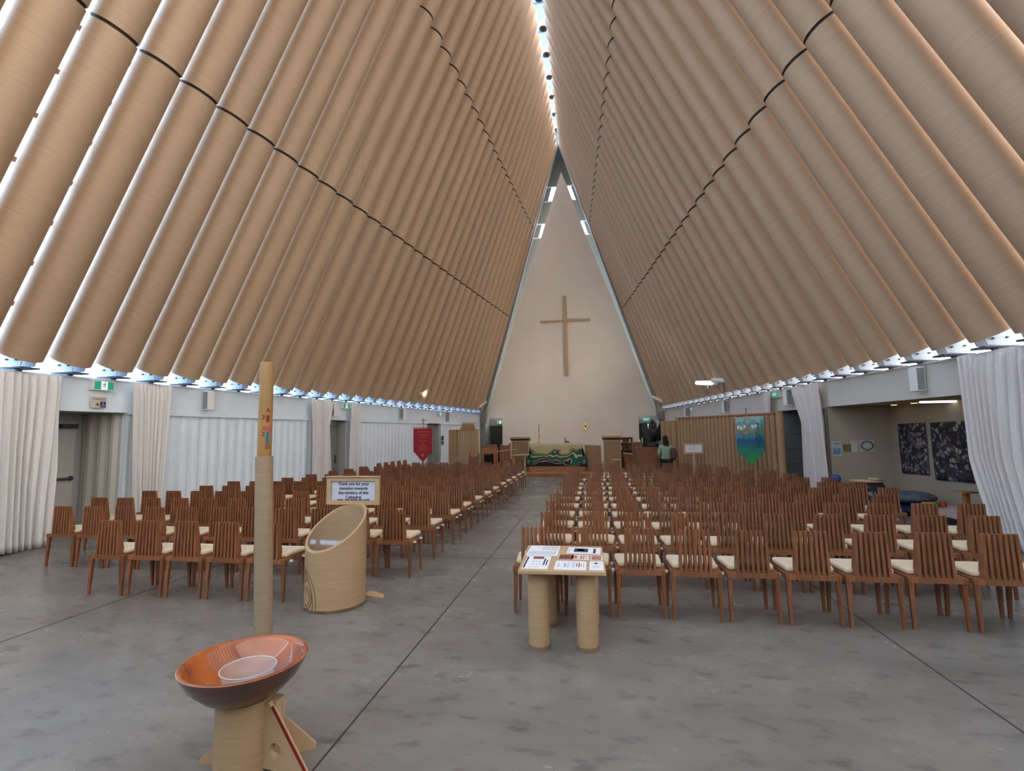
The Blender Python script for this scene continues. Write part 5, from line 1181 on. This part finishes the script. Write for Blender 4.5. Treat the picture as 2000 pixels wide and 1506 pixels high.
# covered basket, cushions, mats, toys
r = thing('blanket_basket', 'basket covered with a dark patterned blanket in the alcove', 'basket', (5.45, 11.3, 0))
q = MB(); q.lathe([(.28, 0), (.3, .05), (.3, .55), (.26, .6), (0, .62)], 28, close=False); q.build('blanket', glass_mosaic('blanket_cloth', 9), r)
q = MB(); q.lathe([(.28, .62), (.3, .64), (.1, .66), (0, .66)], 24, close=False); q.build('tray', WOODL, r)
q = MB(); q.box(-.08, .1, -.1, .1, 0, .03); o = q.build('paper_bag', WOODL); o.location = (5.58, 11.2, .665); o.rotation_euler = (0.05, 0.05, .4); tag(o, 'crumpled brown paper on top of the blanket basket', 'paper')
def cushion(loc, r3, rz, label, m):
    q = MB(); q.ell((0, 0, 0), r3, 24, 12, Matrix.Rotation(rz, 3, 'Z')); o = q.build('floor_cushion', m); o.location = loc; tag(o, label, 'cushion', 'floor cushions in the alcove')
cushion((6.15, 11.15, .33), (.42, .38, .12), .0, 'large grey blue floor cushion in the alcove', mat('cushion_grey', srgb(92, 104, 112), .9, nscale=8, namt=.15))
cushion((6.12, 11.15, .11), (.45, .4, .10), .1, 'flat dark blue patterned cushion under the grey one', mat('cushion_blue', srgb(34, 44, 84), .9, nscale=14, namt=.4))
cushion((6.2, 11.75, .35), (.25, .2, .06), .3, 'flat orange brown cushion leaning behind the grey one', mat('cushion_orange', srgb(170, 112, 70), .9))
q = MB(); q.ell((0, 0, 0), (.11, .11, .09), 18, 10); o = q.build('blue_ball', mat('ball_blue', srgb(30, 90, 170), .5)); o.location = (5.15, 11.95, .62); 
tag(o, 'blue round toy on the shelf stand beside the basket', 'toy'); 
q = MB(); q.box(5.0, 5.35, 11.8, 12.1, 0, .53); tag(q.build('low_cabinet', WOODM), 'low wooden cabinet under the blue toy', 'cabinet')
MATP = mat('play_mat', srgb(206, 178, 174), .9, nscale=4, namt=.15)
q = MB(); q.box(5.9, 6.8, 8.9, 10.7, 0.17, .24); o = q.build('play_mat', MATP); q2 = MB(); q2.box(5.9, 6.8, 8.9, 10.7, 0.0, .17); q2.build('mat_base', BLACKM, o); tag(o, 'pale pink patterned play mat on a low black base in the alcove', 'mat')
q = MB()
for (x, y, a_) in ((6.0, 9.6, .3), (6.2, 10.0, -.5), (6.1, 9.2, .9)): q.poly([(x, y, .241), (x + .3 * math.cos(a_), y + .3 * math.sin(a_), .241), (x + .1, y + .12, .241)], (0, 0, .003))
q.build('mat_pattern', mat('yellow_print', srgb(206, 170, 60), .8), o)
for i, (x, y, cc, nm_) in enumerate(((6.0, 10.4, srgb(220, 150, 50), 'orange'), (6.15, 10.45, srgb(80, 140, 60), 'green'), (6.3, 10.5, srgb(190, 60, 50), 'red'))):
    q = MB(); q.box(-.07, .07, -.05, .05, 0, .09); o = q.build('toy_block', mat('toy_%s' % nm_, cc, .6), bevel=.01); o.location = (x, y, .24); o.rotation_euler = (0, 0, .4 * i); tag(o, '%s toy block on the play mat' % nm_, 'toy', 'toy blocks')
q = MB(); q.box(-.15, .1, -.1, .1, .66, .69); q.box(-.05, .02, -.04, .03, .03, .66); q.box(-.12, .1, -.1, .1, 0, .03); o = q.build('small_pedestal_table', WOODM); o.location = (5.75, 9.0, 0); o.rotation_euler = (0, 0, .2)
tag(o, 'small wooden pedestal table half hidden behind the wide right curtain', 'table')

# small door notices in the far left doorway
for i, (z, mm, lb) in enumerate(((1.55, NAVY, 'dark blue notice beside the far left doorway'), (1.32, REDP, 'small red notice under the blue one beside the far left doorway'))):
    q = MB(); y = 22.08; q.box(XL(y) - .33, XL(y) - .05, y + .07, y + .08, z - .12, z + .1); 
    q = MB(); q.box(0, .02, -.09, .09, -.12 + .04 * i, .1 - .02 * i); o = q.build('door_notice', mm); o.location = (XL(22.35) , 22.35, z); o.rotation_euler = (0, 0, -math.atan(BL)); tag(o, lb, 'notice', 'notices at the far left doorway')
